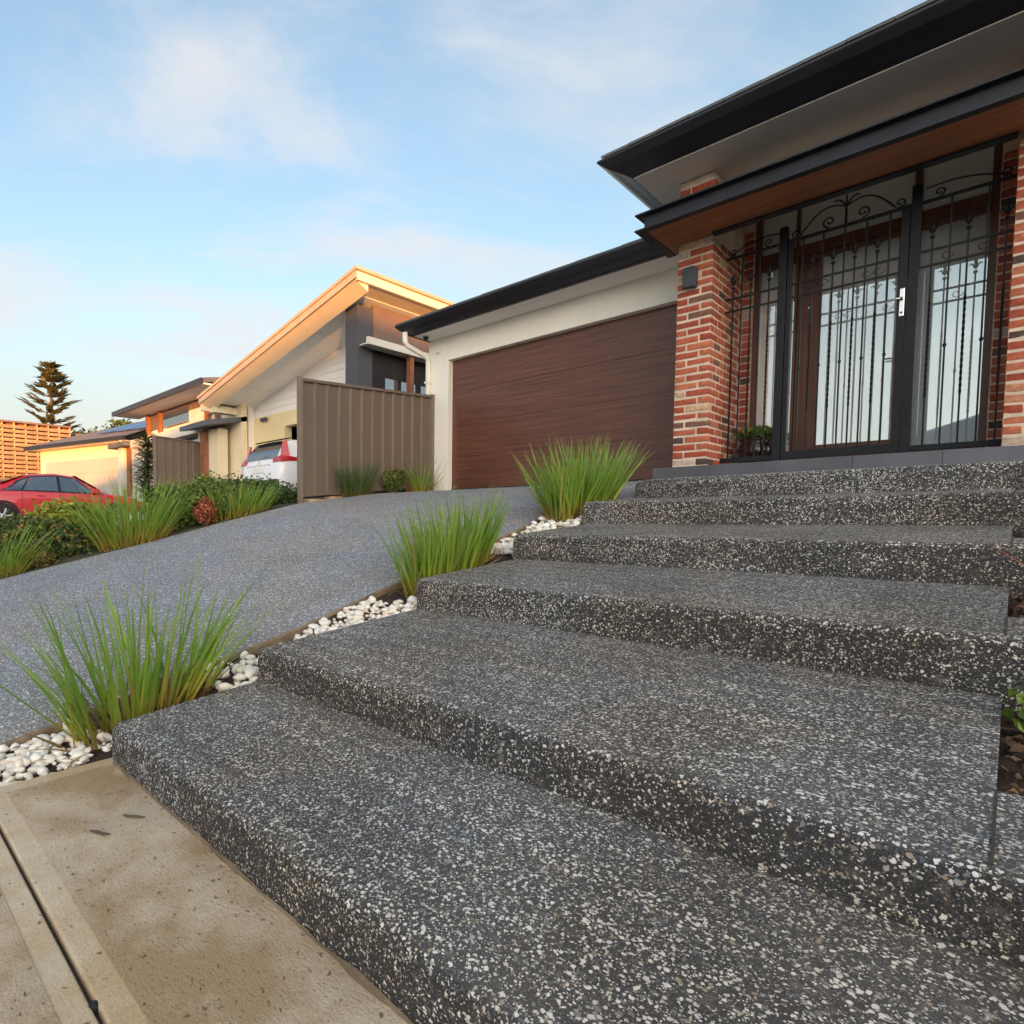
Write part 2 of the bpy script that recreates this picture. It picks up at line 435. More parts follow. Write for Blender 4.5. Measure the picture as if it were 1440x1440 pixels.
class MB:
    def __init__(s): s.v, s.f, s.uv = [], [], None
    def add(s, verts, faces):
        o = len(s.v)
        s.v += [tuple(p) for p in verts]
        s.f += [tuple(i + o for i in f) for f in faces]
        return s
    def box(s, x0, x1, y0, y1, z0, z1):
        return s.add([(x0, y0, z0), (x1, y0, z0), (x1, y1, z0), (x0, y1, z0), (x0, y0, z1), (x1, y0, z1), (x1, y1, z1), (x0, y1, z1)],
                     [(0, 3, 2, 1), (4, 5, 6, 7), (0, 1, 5, 4), (1, 2, 6, 5), (2, 3, 7, 6), (3, 0, 4, 7)])
    def prism(s, poly, axis, a, b):
        # poly: list of 2-tuples in the two other axes (in x,y,z order)
        def P(p, t):
            return {'x': (t, p[0], p[1]), 'y': (p[0], t, p[1]), 'z': (p[0], p[1], t)}[axis]
        n = len(poly)
        vs_ = [P(p, a) for p in poly] + [P(p, b) for p in poly]
        fs = [tuple(range(n))[::-1], tuple(range(n, 2 * n))]
        fs += [(i, (i + 1) % n, n + (i + 1) % n, n + i) for i in range(n)]
        return s.add(vs_, fs)
    def hexa(s, bottom, top):
        return s.add(list(bottom) + list(top), [(0, 3, 2, 1), (4, 5, 6, 7), (0, 1, 5, 4), (1, 2, 6, 5), (2, 3, 7, 6), (3, 0, 4, 7)])
    def sheet(s, rows):
        # rows: list of equally long point lists
        m, n = len(rows), len(rows[0])
        return s.add([p for r in rows for p in r], [(i * n + j, i * n + j + 1, (i + 1) * n + j + 1, (i + 1) * n + j) for i in range(m - 1) for j in range(n - 1)])
    def tube(s, path, r, n=8, cap=True, twist=0, square=False):
        path = [Vector(p) for p in path]
        rs = r if isinstance(r, (list, tuple)) else [r] * len(path)
        if square: n = 4
        rings = []
        up = Vector((0, 0, 1))
        side = None
        for i, p in enumerate(path):
            d = (path[min(i + 1, len(path) - 1)] - path[max(i - 1, 0)])
            if d.length < 1e-9: d = Vector((0, 0, 1))
            d.normalize()
            if side is None:
                side = d.cross(Vector((0, 1, 0)))
                if side.length < .1: side = d.cross(Vector((1, 0, 0)))
            side = (side - d * side.dot(d)).normalized()
            b = d.cross(side)
            a0 = twist * i + (math.pi / 4 if square else 0)
            rr = rs[i] * (1.414 if square else 1)
            rings.append([p + (side * math.cos(a0 + 2 * math.pi * k / n) + b * math.sin(a0 + 2 * math.pi * k / n)) * rr for k in range(n)])
        fs = []
        for i in range(len(rings) - 1):
            for k in range(n):
                fs.append((i * n + k, i * n + (k + 1) % n, (i + 1) * n + (k + 1) % n, (i + 1) * n + k))
        if cap:
            fs.append(tuple(range(n))[::-1]); fs.append(tuple((len(rings) - 1) * n + k for k in range(n)))
        return s.add([q for r_ in rings for q in r_], fs)
    def lathe(s, prof, c, n=24, axis='z'):
        vs_, fs = [], []
        for (r, z) in prof:
            for k in range(n):
                a = 2 * math.pi * k / n
                x, y = r * math.cos(a), r * math.sin(a)
                vs_.append({'z': (c[0] + x, c[1] + y, c[2] + z), 'x': (c[0] + z, c[1] + x, c[2] + y), 'y': (c[0] + x, c[1] + z, c[2] + y)}[axis])
        for i in range(len(prof) - 1):
            for k in range(n):
                fs.append((i * n + k, i * n + (k + 1) % n, (i + 1) * n + (k + 1) % n, (i + 1) * n + k))
        fs.append(tuple(range(n))[::-1]); fs.append(tuple((len(prof) - 1) * n + k for k in range(n)))
        return s.add(vs_, fs)
    def ball(s, c, r, sc=(1, 1, 1), n=8, m=6):
        prof = [(max(r * math.sin(math.pi * i / m), 1e-4), -r * math.cos(math.pi * i / m)) for i in range(m + 1)]
        vs0 = len(s.v)
        s.lathe(prof, (0, 0, 0), n)
        for i in range(vs0, len(s.v)):
            x, y, z = s.v[i]; s.v[i] = (c[0] + x * sc[0], c[1] + y * sc[1], c[2] + z * sc[2])
        return s
    def mesh(s, name, mat, smooth=False):
        me = bpy.data.meshes.new(name)
        me.from_pydata(s.v, [], s.f)
        if s.uv is not None:
            u = me.uv_layers.new(name='UVMap')
            li = np.empty(len(me.loops), np.int32); me.loops.foreach_get('vertex_index', li)
            u.data.foreach_set('uv', np.asarray(s.uv, np.float32)[li].ravel())
        if isinstance(mat, str): mat = MATS[mat]
        me.materials.append(mat)
        if smooth: me.polygons.foreach_set('use_smooth', [True] * len(me.polygons))
        me.update()
        return me
    def build(s, name, mat, parent=None, bevel=0, seg=2, smooth=False, fix=True, **tags):
        me = s.mesh(name, mat, smooth)
        if fix and len(me.polygons) < 20000:
            bm = bmesh.new(); bm.from_mesh(me); bmesh.ops.recalc_face_normals(bm, faces=bm.faces); bm.to_mesh(me); bm.free()
        o = bpy.data.objects.new(name, me)
        put(o, parent)
        if bevel:
            b = o.modifiers.new('bevel', 'BEVEL'); b.width = bevel; b.segments = seg; b.limit_method = 'ANGLE'; b.angle_limit = R(35)
            me.polygons.foreach_set('use_smooth', [True] * len(me.polygons))
            b.harden_normals = True
        return tag(o, **tags)

def lerp_tab(tab, t):
    if t <= tab[0][0]: return tab[0][1]
    for (a, va), (b, vb) in zip(tab, tab[1:]):
        if t <= b: return va + (vb - va) * (t - a) / (b - a)
    return tab[-1][1]
def frange(a, b, n): return [a + (b - a) * i / n for i in range(n + 1)]

# ------------------------------------------------------------------ levels
Z0 = -1.021                                    # footpath
ZR = [(-3, -1.22), (-.6, -1.12), (.5, -1.04), (1, -.945), (1.65, -.82), (2.2, -.705), (3.2, -.455), (4.75, -.085), (5.25, .05), (6.2, .27), (7.2, .46), (8.3, .545)]
ZL = [(-3, -1.22), (-1, -.95), (0, -.84), (1.21, -.595), (2.67, -.276), (3.9, .016), (4.93, .239), (6.5, .43), (8.3, .545)]
def zr(y): return lerp_tab(ZR, y)
def zl(y): return lerp_tab(ZL, y)
XE, XD = -3.05, -6.7                           # right and left edges of the driveway
def smooth(t): t = max(0, min(1, t)); return t * t * (3 - 2 * t)
def ground_z(x, y):
    if y < -3: return -1.30
    base = zl(y) if y < 8 else .545
    if x > XD:                                  # under the driveway and the steps
        k = smooth((x - XD) / .4)
        return base - .1 - .45 * k * smooth((y + 1) / 1.5) if y < 7.2 else base - .35
    if x < -9:                                  # the neighbours' yards lie a little lower
        return base - .2 * smooth((-9 - x) / 3) * smooth((y + 1) / 4) - .02
    return base - .02

# ------------------------------------------------------------------ the setting
def build_ground():
    xs = sorted(set([-900, -400, -200, -120, -80, -60, -45, -35] + frange(-30, -10, 20) + frange(-9.5, -6.7, 7) + [-6.6, -6.5, -6.3] + frange(-6, 4, 10) + [6, 10, 20, 40, 80, 200, 500, 900]))
    ys = sorted(set([-900, -300, -100, -50, -30, -15, -8, -5, -3.01, -2.99] + frange(-2.5, 8.5, 44) + [10, 14, 20, 40, 80, 200, 900]))
    m = MB(); m.sheet([[(x, y, ground_z(x, y)) for x in xs] for y in ys])
    m.build('ground', 'ground', kind='structure', smooth=True)
    MB().box(-300, 300, -11, -3.6, -1.32, -1.26).build('road', 'asphalt', kind='structure')
    m = MB().box(-300, 300, -3.6, -3.35, -1.32, -1.15)
    m.build('kerb', 'kerb_concrete', kind='structure', bevel=.02)
    # footpath: two bays of concrete and the joint between them
    fp = MB().box(-2.528, 6, -1.2, .85, Z0 - .16, Z0 - .022).build('footpath', 'joint_filler', kind='structure')
    for (y0, y1, z) in ((.378, .86, 0), (-1.2, .367, -.003)):
        MB().box(-2.53, 6, y0, y1, Z0 - .14, Z0 + z).build('slab', 'footpath_margin', fp, bevel=.008)
        MB().box(-2.45, 5.9, y0 + .062, y1 - (.0 if y1 > .5 else .062), Z0 - .12, Z0 + z + .0025).build('brushed_surface', 'footpath_concrete', fp, bevel=.0015)
    # driveway
    m = MB(); ys = frange(-3.4, 8.3, 60); xs = frange(XD, XE, 8)
    def dz(x, y):
        k = (x - XE) / (XD - XE)
        return zr(y) * (1 - k) + zl(y) * k
    rows = [[(x, y, dz(x, y)) for x in xs] for y in ys]
    m.sheet(rows)
    m.sheet([[(XD, y, zl(y)) for y in ys], [(XD + .004, y, zl(y) - .2) for y in ys]])
    dw = m.build('driveway', 'driveway_aggregate', kind='structure', smooth=False)
    MB().sheet([[(XE, y, zr(y)) for y in ys], [(XE + .012, y, zr(y) - .012) for y in ys], [(XE + .014, y, zr(y) - .2) for y in ys]]).build('driveway_edge', 'edge_concrete', dw)
    # a landing of the same paving between the steps and the garage wall
    ysl = frange(5.2, 8.3, 12)
    MB().sheet([[(x, y, zr(y) - .003) for x in (XE - .03, -2.4)] for y in ysl]).build('landing', 'driveway_aggregate', kind='structure')
    # neighbour's driveway
    ysn = frange(-3.4, 9.4, 30)
    MB().sheet([[(x, y, ground_z(x, y) + .012 + .03) for x in frange(-16.3, -9.6, 6)] for y in ysn]).build('neighbour_driveway', 'plain_concrete', kind='structure')
build_ground()

# soil and white pebbles between driveway and steps
def strip_z(x, y):
    return zr(y) - .045 + .02 * math.sin(y * 5.3) + .012 * math.sin(x * 17 + y * 9)
def build_pebbles():
    ys = frange(-2.4, 5.6, 120); xs = frange(XE + .002, -2.49, 6)
    strip = MB().sheet([[(x, y, strip_z(x, y)) for x in xs] for y in ys]).build('pebble_strip', 'soil', kind='structure', smooth=True)
    bases = []
    for k in range(5):
        bm = bmesh.new(); bmesh.ops.create_icosphere(bm, subdivisions=2, radius=1)
        sd_ = k * 3.7
        for v in bm.verts:
            n = noise.noise(v.co * 1.1 + Vector((sd_, 0, sd_)))
            v.co *= 1 + .42 * n
        me = bpy.data.meshes.new('pebble'); bm.to_mesh(me); bm.free()
        me.materials.append(MATS['pebble']); me.polygons.foreach_set('use_smooth', [True] * len(me.polygons))
        bases.append(me)
    spots = []
    zones = [(-.9, .80, XE + .03, -2.56, 520), (.78, .92, XE + .03, -2.6, 26), (1.44, 1.66, XE + .06, -2.54, 60), (1.66, 2.05, XE + .06, -2.53, 90), (2.05, 2.80, XE + .04, -2.53, 260), (2.80, 2.98, -2.75, -2.53, 20),
             (4.05, 4.95, XE + .05, -2.53, 330), (4.95, 5.15, XE + .05, -2.53, 40)]
    for (y0, y1, x0, x1, n) in zones:
        placed = []
        for _ in range(n * 6):
            if len(placed) >= n: break
            x, y = rng.uniform(x0, x1), rng.uniform(y0, y1)
            r = rng.uniform(.010, .022) if rng.random() < .4 else rng.uniform(.020, .034)
            lvl = 0
            near = sum(1 for (a, b, c, d) in placed if (a - x) ** 2 + (b - y) ** 2 < (.78 * (c + r)) ** 2)
            if near > 1: continue
            if near == 1: lvl = r * .9
            placed.append((x, y, r, lvl))
        spots += placed
    # bare soil shows between them in places
    spots = [s for s in spots if noise.noise(Vector((s[0] * 4, s[1] * 4, 3))) > -.42 or s[3] > 0]
    def px_size(s):
        d = .7513 * -s[0] + .66 * s[1]
        return s[2] / max(d, .3) if s[1] > .25 - 0 else s[2] / max(d, .3) * (.1 if s[1] < .2 else 1)
    spots.sort(key=px_size, reverse=True)
    rest = MB()
    for i, (x, y, r, lvl) in enumerate(spots):
        sc = (r * rng.uniform(.85, 1.5), r * rng.uniform(.7, 1.1), r * rng.uniform(.45, .85))
        loc = Vector((x, y, strip_z(x, y) + sc[2] * rng.uniform(.2, .65) + lvl))
        rot = (rng.uniform(-.35, .35), rng.uniform(-.35, .35), rng.uniform(0, 6.28))
        me = rng.choice(bases)
        if i < 295:
            o = bpy.data.objects.new('pebble', me); o.location = loc; o.rotation_euler = rot; o.scale = sc
            put(o, strip)
        else:
            M = Matrix.LocRotScale(loc, Matrix.Rotation(rot[2], 3, 'Z').to_euler(), Vector(sc))
            rest.add([M @ v.co for v in me.vertices], [tuple(p.vertices) for p in me.polygons])
    rest.build('small_pebbles', 'pebble', strip, smooth=True, fix=False, kind='stuff')
build_pebbles()

# ------------------------------------------------------------------ steps
XL = -2.51
SY = [.84, 1.57, 2.76, 3.85, 4.93, 6.0, 7.25]
SZ = [-.859, -.645, -.368, -.102, .165, .405]
SB = [-.807, -.560, -.291, -.030, .213, .485]      # level at the back of each tread
def build_steps():
    st = empty('garden_steps', (-1.25, .84, Z0), 'six wide dark exposed aggregate concrete steps rising to the porch', 'steps')
    for k in range(6):
        y0, y1 = SY[k], SY[k + 1] + .06
        zb = (Z0 if k == 0 else SB[k - 1]) - .12
        zf, sl = SZ[k], (SB[k] - SZ[k]) / (SY[k + 1] - SY[k])
        m = MB()
        # cross section with a rounded nose, a few sections along x so that the edge wanders slightly
        r = .036
        prof = [(y0 + .004, zb), (y0 - .002, zf - .09)]
        for a in range(0, 91, 15):
            prof.append((y0 + r - r * math.cos(R(a)), zf - r + r * math.sin(R(a))))
        prof += [(y0 + .3, zf + sl * .3), (y1, zf + sl * (y1 - y0)), (y1, zb)]
        xr = 0 if 0 < k < 5 else 1.6
        xs = frange(XL, xr, 40)
        rows = []
        for i, x in enumerate(xs):
            w = .006 * noise.noise(Vector((x * 1.3, k * 7.1, 0))) + .002 * noise.noise(Vector((x * 9, k * 3.1, 5)))
            row = []
            for j, (y, z) in enumerate(prof):
                inset = 0
                row.append((x, y + (w if j < 9 else 0), z + (w * .5 if 2 <= j < 10 else 0)))
            rows.append(row)
        # round the two ends
        for i, ins in ((0, .026), (1, .006)):
            rows[i] = [(XL + (0 if i == 0 else .016), p[1] + (ins if j < 9 else 0), p[2] - (ins if 2 <= j < 11 else 0)) for j, p in enumerate(rows[i])]
        m.sheet(rows)
        m.add(rows[0], [tuple(range(len(prof)))]); m.add(rows[-1], [tuple(range(len(prof)))])
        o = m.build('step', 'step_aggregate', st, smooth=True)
        e = o.modifiers.new('split', 'EDGE_SPLIT'); e.split_angle = R(40)
        if 0 < k < 5:
            # to the right of the saw cut only the front of the tread goes on; behind it is a planting pocket
            d = [.45, .40, .36, .30, .30][k]
            prof2 = [p for p in prof[:-3]] + [(y0 + d, zf + sl * d), (y0 + d, zb)]
            rows = [[(x, p[0], p[1]) for p in prof2] for x in frange(0, 1.5, 8)]
            m = MB().sheet(rows); m.add(rows[0], [tuple(range(len(prof2)))]); m.add(rows[-1], [tuple(range(len(prof2)))])
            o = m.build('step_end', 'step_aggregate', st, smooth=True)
            e = o.modifiers.new('split', 'EDGE_SPLIT'); e.split_angle = R(40)
            MB().hexa([(-.0025, y0 + .03, zf - .02), (.0025, y0 + .03, zf - .02), (.0025, y0 + d, zf + sl * d - .02), (-.0025, y0 + d, zf + sl * d - .02)], [(-.0025, y0 + .03, zf + sl * .03 + .001), (.0025, y0 + .03, zf + sl * .03 + .001), (.0025, y0 + d, zf + sl * d + .001), (-.0025, y0 + d, zf + sl * d + .001)]).build('saw_cut', 'joint_filler', st)
    # soil in the pockets and beyond
    rows = []
    for y in frange(1.62, 7.2, 260):
        k = max(i for i in range(6) if SY[i] + .08 <= y)
        z = SZ[k] + (SB[k] - SZ[k]) * (y - SY[k]) / (SY[k + 1] - SY[k]) - .045
        if k == 5: z = .38
        rows.append([(x, y, z + .03 * noise.noise(Vector((x * 6, y * 6, 1))) + .022 * noise.noise(Vector((x * 22, y * 22, 4)))) for x in frange(-.002, .7, 30) + [1.2, 2, 3.5]])
    MB().sheet(rows).build('planting_bed', 'soil', kind='structure', smooth=True)
build_steps()
def smear():
    rows = [[], [], [], []]
    for x in frange(-2.45, 2.0, 160):
        a = .5 + .5 * noise.noise(Vector((x * 5, 0, 2))) + .25 * noise.noise(Vector((x * 23, 0, 5)))
        h, d = .004 + .030 * max(0, a - .25), .003 + .008 * max(0, a - .2)
        rows[0].append((x, .838, Z0 + h)); rows[1].append((x, .834 - .003, Z0 + h * .8)); rows[2].append((x, .836 - d * .6, Z0 + h * .2)); rows[3].append((x, .83 - d, Z0 + .0015))
    MB().sheet(rows).build('cement_smear', 'edge_concrete', bpy.data.objects['garden_steps'], smooth=True)
smear()

# ------------------------------------------------------------------ plants
def blades(n, base_fn, length, width, lean, curl, seed, az=None, segs=7):
    rg = np.random.default_rng(seed)
    V, F, U = [], [], []
    for i in range(n):
        bx, by, bz, outx, outy = base_fn(rg)
        L = rg.uniform(*length); w = rg.uniform(*width) * .5
        if az is None:
            a = math.atan2(outy, outx) + rg.normal(0, .5)
        else: a = rg.uniform(*az)
        ln = abs(rg.normal(0, lean[1])) + lean[0] * math.hypot(outx, outy)
        cu = max(0, rg.normal(curl[0], curl[1]))
        fa = a + rg.normal(0, .9) + math.pi / 2
        p = np.array([bx, by, bz]); o = len(V)
        th = ln
        sx, sy = math.cos(fa), math.sin(fa)
        for k in range(segs + 1):
            t = k / segs
            ww = w * (1 - t ** 2.2) * (.75 + .25 * min(1, t * 5)) + .0004
            h = np.array([math.cos(a) * math.sin(th), math.sin(a) * math.sin(th), math.cos(th)])
            V.append((p[0] - sx * ww, p[1] - sy * ww, p[2])); V.append((p[0] + sx * ww, p[1] + sy * ww, p[2]))
            U.append((0, t)); U.append((1, t))
            if k < segs: F.append((o + 2 * k, o + 2 * k + 1, o + 2 * k + 3, o + 2 * k + 2))
            p = p + h * (L / segs)
            th += cu * (.3 + 1.4 * t) / segs
    m = MB(); m.v, m.f, m.uv = V, F, U
    return m
def clump(name, x, y, rx, ry, n, length, width, lean, curl, seed, label, group, mat='lomandra_blade', zf=None, dry=40, cat='grass clump'):
    zf = zf or (lambda a, b: strip_z(a, b))
    e = empty(name, (x, y, zf(x, y)), label, cat, group)
    def bf(rg):
        while True:
            u, v = rg.uniform(-1, 1, 2)
            if u * u + v * v < 1: break
        return x + u * rx, y + v * ry, zf(x + u * rx, y + v * ry) - .01, u, v
    blades(n, bf, length, width, lean, curl, seed).build('leaf_blades', mat, e, fix=False, smooth=True)
    if dry:
        blades(dry, bf, (length[0] * .2, length[1] * .42), (width[0] * .6, width[1] * .9), (.75, .35), (.4, .5), seed + 1).build('dry_thatch', 'dry_blade', e, fix=False, smooth=True)
        blades(max(3, n // 40), bf, (length[1] * .85, length[1] * 1.12), (.004, .007), (lean[0] * 1.3, .18), (.1, .2), seed + 2).build('dry_stalks', 'dry_blade', e, fix=False, smooth=True)
    return e
G1 = 'grass clumps beside the steps'
CL1 = clump('lomandra_grass', -2.78, 1.10, .12, .34, 120, (.40, .88), (.012, .026), (.30, .17), (.30, .36), 11, 'large strappy grass clump beside the lowest step, on the white pebbles', G1, dry=110)
CL2 = clump('lomandra_grass', -2.80, 3.48, .15, .46, 380, (.36, .72), (.011, .020), (.24, .09), (.18, .18), 12, 'strappy grass clump beside the third step, middle of three along the steps', G1, dry=170)
CL3 = clump('lomandra_grass', -2.82, 5.50, .20, .46, 520, (.42, .84), (.011, .020), (.33, .12), (.22, .2), 13, 'tall grass clump at the top of the steps before the garage door', G1, dry=220)
def splay(e, x, y, n, az, lean, length, seed):
    bf = lambda rg: (x + rg.uniform(-.06, .06), y + rg.uniform(-.1, .1), strip_z(x, y) - .01, 1.0, 0.0)
    blades(n, bf, length, (.010, .018), lean, (.55, .35), seed, az=az, segs=9).build('bent_blades', 'lomandra_blade', e, fix=False, smooth=True)
splay(CL1, -2.80, .90, 16, (R(-175), R(-105)), (.62, .22), (.55, .88), 71)
splay(CL1, -2.76, 1.32, 10, (R(20), R(75)), (.45, .2), (.5, .75), 72)
splay(CL2, -2.82, 3.3, 12, (R(-170), R(-100)), (.55, .25), (.4, .7), 73)
splay(CL3, -2.85, 5.35, 18, (R(-180), R(-110)), (.7, .3), (.5, .9), 74)
G2 = 'grass clumps along the fence side of the driveway'
gz = lambda a, b: ground_z(a, b)
clump('lomandra_grass', -7.15, 2.75, .35, .42, 420, (.5, .95), (.010, .018), (.5, .14), (.3, .25), 14, 'biggest grass clump in the far garden bed along the driveway', G2, zf=gz, dry=150)
clump('lomandra_grass', -7.15, 4.20, .28, .45, 330, (.35, .62), (.009, .016), (.55, .15), (.3, .25), 15, 'low grass clump in front of the dark hedge by the fence end', G2, zf=gz, dry=120)
clump('lomandra_grass', -7.15, 1.25, .3, .3, 220, (.35, .75), (.010, .016), (.6, .2), (.5, .25), 16, 'grass clump cut by the left edge of the picture', G2, zf=gz, dry=60)
clump('lomandra_grass', -6.80, 6.15, .09, .30, 210, (.4, .72), (.008, .014), (.32, .12), (.2, .2), 17, 'dark grass clump at the foot of the brown fence', G2, 'dark_blade', gz, 60)
clump('lomandra_grass', -6.78, 7.65, .09, .24, 110, (.3, .75), (.008, .013), (.4, .15), (.3, .2), 18, 'sparse grass clump at the foot of the garage downpipe', G2, zf=gz, dry=60)
def pocket_z(x, y):
    k = max(i for i in range(6) if SY[i] <= y)
    return SZ[k] + (SB[k] - SZ[k]) * (y - SY[k]) / (SY[k + 1] - SY[k]) - .05
G3 = 'strappy plants right of the steps'
clump('strap_plant', .42, 5.62, .10, .10, 46, (.35, .66), (.010, .016), (.9, .3), (.7, .4), 21, 'strappy green plant by the right brick pier at the top of the steps', G3, zf=pocket_z, dry=0, cat='plant')
clump('strap_plant', .30, 3.55, .07, .07, 22, (.25, .50), (.012, .02), (.9, .35), (.5, .4), 22, 'reddish strap plant at the right edge beside the fourth step', G3, 'strap_red', pocket_z, 0, 'plant')

def leafblob(blobs, n, size, seed, up=.4, elong=1.8, shell=.55):
    rg = np.random.default_rng(seed)
    w = np.array([b[3] * b[4] * b[5] for b in blobs]) ** .67; w /= w.sum()
    idx = rg.choice(len(blobs), n, p=w)
    B = np.array(blobs)[idx]
    d = rg.normal(size=(n, 3)); d /= np.linalg.norm(d, axis=1)[:, None]
    rad = (shell + (1 - shell) * rg.random(n))[:, None] * (1 + .18 * rg.normal(size=(n, 1)))
    P = B[:, :3] + d * B[:, 3:6] * rad
    nrm = d + rg.normal(size=(n, 3)) * .8 + np.array([0, 0, up]); nrm /= np.linalg.norm(nrm, axis=1)[:, None]
    t = np.cross(nrm, rg.normal(size=(n, 3))); t /= np.linalg.norm(t, axis=1)[:, None]
    b = np.cross(nrm, t)
    s = (size[0] + (size[1] - size[0]) * rg.random(n))[:, None]
    a = t * s * elong * .5; c = b * s * .5; f = nrm * s * .18
    V = np.empty((n, 4, 3))
    V[:, 0] = P - a; V[:, 1] = P + c + f; V[:, 2] = P + a; V[:, 3] = P - c + f
    m = MB(); m.v = [tuple(p) for p in V.reshape(-1, 3)]
    m.f = []
    for i in range(n):
        m.f.append((4 * i, 4 * i + 1, 4 * i + 2)); m.f.append((4 * i, 4 * i + 2, 4 * i + 3))
    return m
def shrub(name, x, y, blobs, n, size, mat, seed, label, group, z=None, stems=5, elong=1.8, cat='shrub'):
    z = ground_z(x, y) if z is None else z
    e = empty(name, (x, y, z), label, cat, group)
    bl = [(x + b[0], y + b[1], z + b[2], b[3], b[4], b[5]) for b in blobs]
    leafblob(bl, n, size, seed, elong=elong).build('foliage', mat, e, fix=False)
    rg = random.Random(seed)
    m = MB()
    for i in range(stems * len(bl)):
        b = bl[i % len(bl)]
        tx, ty, tz = b[0] + rg.uniform(-.7, .7) * b[3], b[1] + rg.uniform(-.7, .7) * b[4], b[2] + rg.uniform(0, .8) * b[5]
        m.tube([(x + .5 * (b[0] - x), y + .5 * (b[1] - y), z - .03), ((x + tx) / 2 + .02, (y + ty) / 2, z + (tz - z) * .5), (tx, ty, tz)], [.012, .009, .004], 5)
    m.build('stems', 'bark', e, fix=False)
    return e
GB = 'shrubs in the garden bed across the driveway'
shrub('garden_shrub', -7.6, 1.55, [(0, 0, .28, .45, .5, .28), (.05, .55, .29, .4, .45, .28), (-.3, -.5, .34, .4, .5, .32), (0, .1, .46, .3, .4, .15)], 5200, (.022, .045), 'leaf_mix', 31, 'wide dark shrub with orange tips in front of the red car', GB)
shrub('garden_shrub', -7.9, 2.15, [(0, 0, .44, .33, .40, .24), (0, .35, .40, .3, .35, .22)], 2600, (.03, .05), 'leaf_lime', 32, 'lime yellow bush beside the red car bonnet', GB)
shrub('garden_shrub', -7.35, 3.42, [(0, 0, .27, .33, .36, .27), (0, .1, .44, .25, .3, .18), (.05, -.25, .34, .25, .25, .22)], 3600, (.028, .05), 'leaf_mid', 33, 'rounded bright green shrub left of the small red bush', GB)
shrub('red_nandina', -6.98, 3.62, [(0, 0, .19, .13, .14, .17)], 700, (.018, .03), 'leaf_red', 34, 'small red leaved bush at the driveway edge', GB, elong=2.2)
shrub('garden_shrub', -7.05, 1.66, [(0, 0, .10, .12, .17, .10)], 600, (.016, .028), 'leaf_ochre', 35, 'low ochre ground shrub at the driveway edge', GB)
shrub('garden_shrub', -7.15, 3.92, [(0, 0, .14, .16, .18, .15)], 800, (.02, .035), 'leaf_dark', 36, 'small dark shrub just right of the red bush', GB)
shrub('hedge_plant', -7.75, 4.45, [(0, 0, .27, .38, .4, .27), (0, .45, .28, .38, .4, .27), (-.05, .9, .26, .36, .4, .25)], 6500, (.022, .04), 'leaf_dark', 37, 'dark clipped hedge below the white car', GB, cat='hedge')
shrub('garden_shrub', -7.65, 4.0, [(0, 0, .38, .3, .3, .26), (.05, .15, .3, .3, .3, .25)], 2200, (.025, .045), 'leaf_mid', 38, 'round green shrub at the left end of the hedge below the white car', GB)
shrub('garden_shrub', -6.82, 6.95, [(0, 0, .2, .1, .24, .2), (0, .12, .3, .09, .2, .12)], 1600, (.02, .035), 'leaf_mix', 39, 'small dense shrub between the grasses at the brown fence', GB)
GP = 'small plants in the planting pockets'
shrub('pocket_plant', .10, 2.55, [(0, 0, .06, .09, .16, .06)], 90, (.018, .032), 'leaf_mid', 41, 'small leafy plant in the soil beside the second step', GP, z=-.60, stems=3)
shrub('pocket_plant', .22, 4.45, [(0, 0, .06, .14, .2, .07)], 190, (.025, .045), 'leaf_mix', 42, 'sprawling plant in the pocket beside the fourth step', GP, z=-.09, stems=3)
leafblob([(.14, 2.35, -.60, .14, .40, .02), (.14, 3.45, -.335, .15, .35, .02), (.15, 4.5, -.075, .15, .35, .02), (.15, 5.5, .17, .15, .4, .02), (.6, 2.4, -.6, .4, .4, .02), (.6, 3.5, -.34, .4, .4, .02)], 3600, (.007, .026), 43, up=.9, shell=.05).build('leaf_litter', 'leaf_litter', kind='stuff', label='brown leaf litter on the soil right of the steps', cat='leaf litter')

def strip_litter():
    rg = np.random.default_rng(77)
    m = MB()
    for i in range(220):
        x, y = rg.uniform(XE + .02, -2.53), rg.choice([rg.uniform(-.2, .85), rg.uniform(1.4, 2.9), rg.uniform(4.0, 5.1)])
        z = strip_z(x, y) + rg.uniform(.01, .045); L = rg.uniform(.008, .03); a = rg.uniform(0, 6.28); w = L * rg.uniform(.08, .4)
        d = Vector((math.cos(a), math.sin(a), rg.uniform(-.3, .3))) * L; q = Vector((-math.sin(a), math.cos(a), rg.uniform(-.2, .2))) * w; p = Vector((x, y, z))
        m.add([p - d, p + q + Vector((0, 0, w * .4)), p + d, p - q + Vector((0, 0, w * .4))], [(0, 1, 2), (0, 2, 3)])
    m.build('dry_leaf_bits', 'leaf_litter', fix=False, kind='stuff', label='dry leaf bits scattered on the white pebbles', cat='leaf litter')
strip_litter()
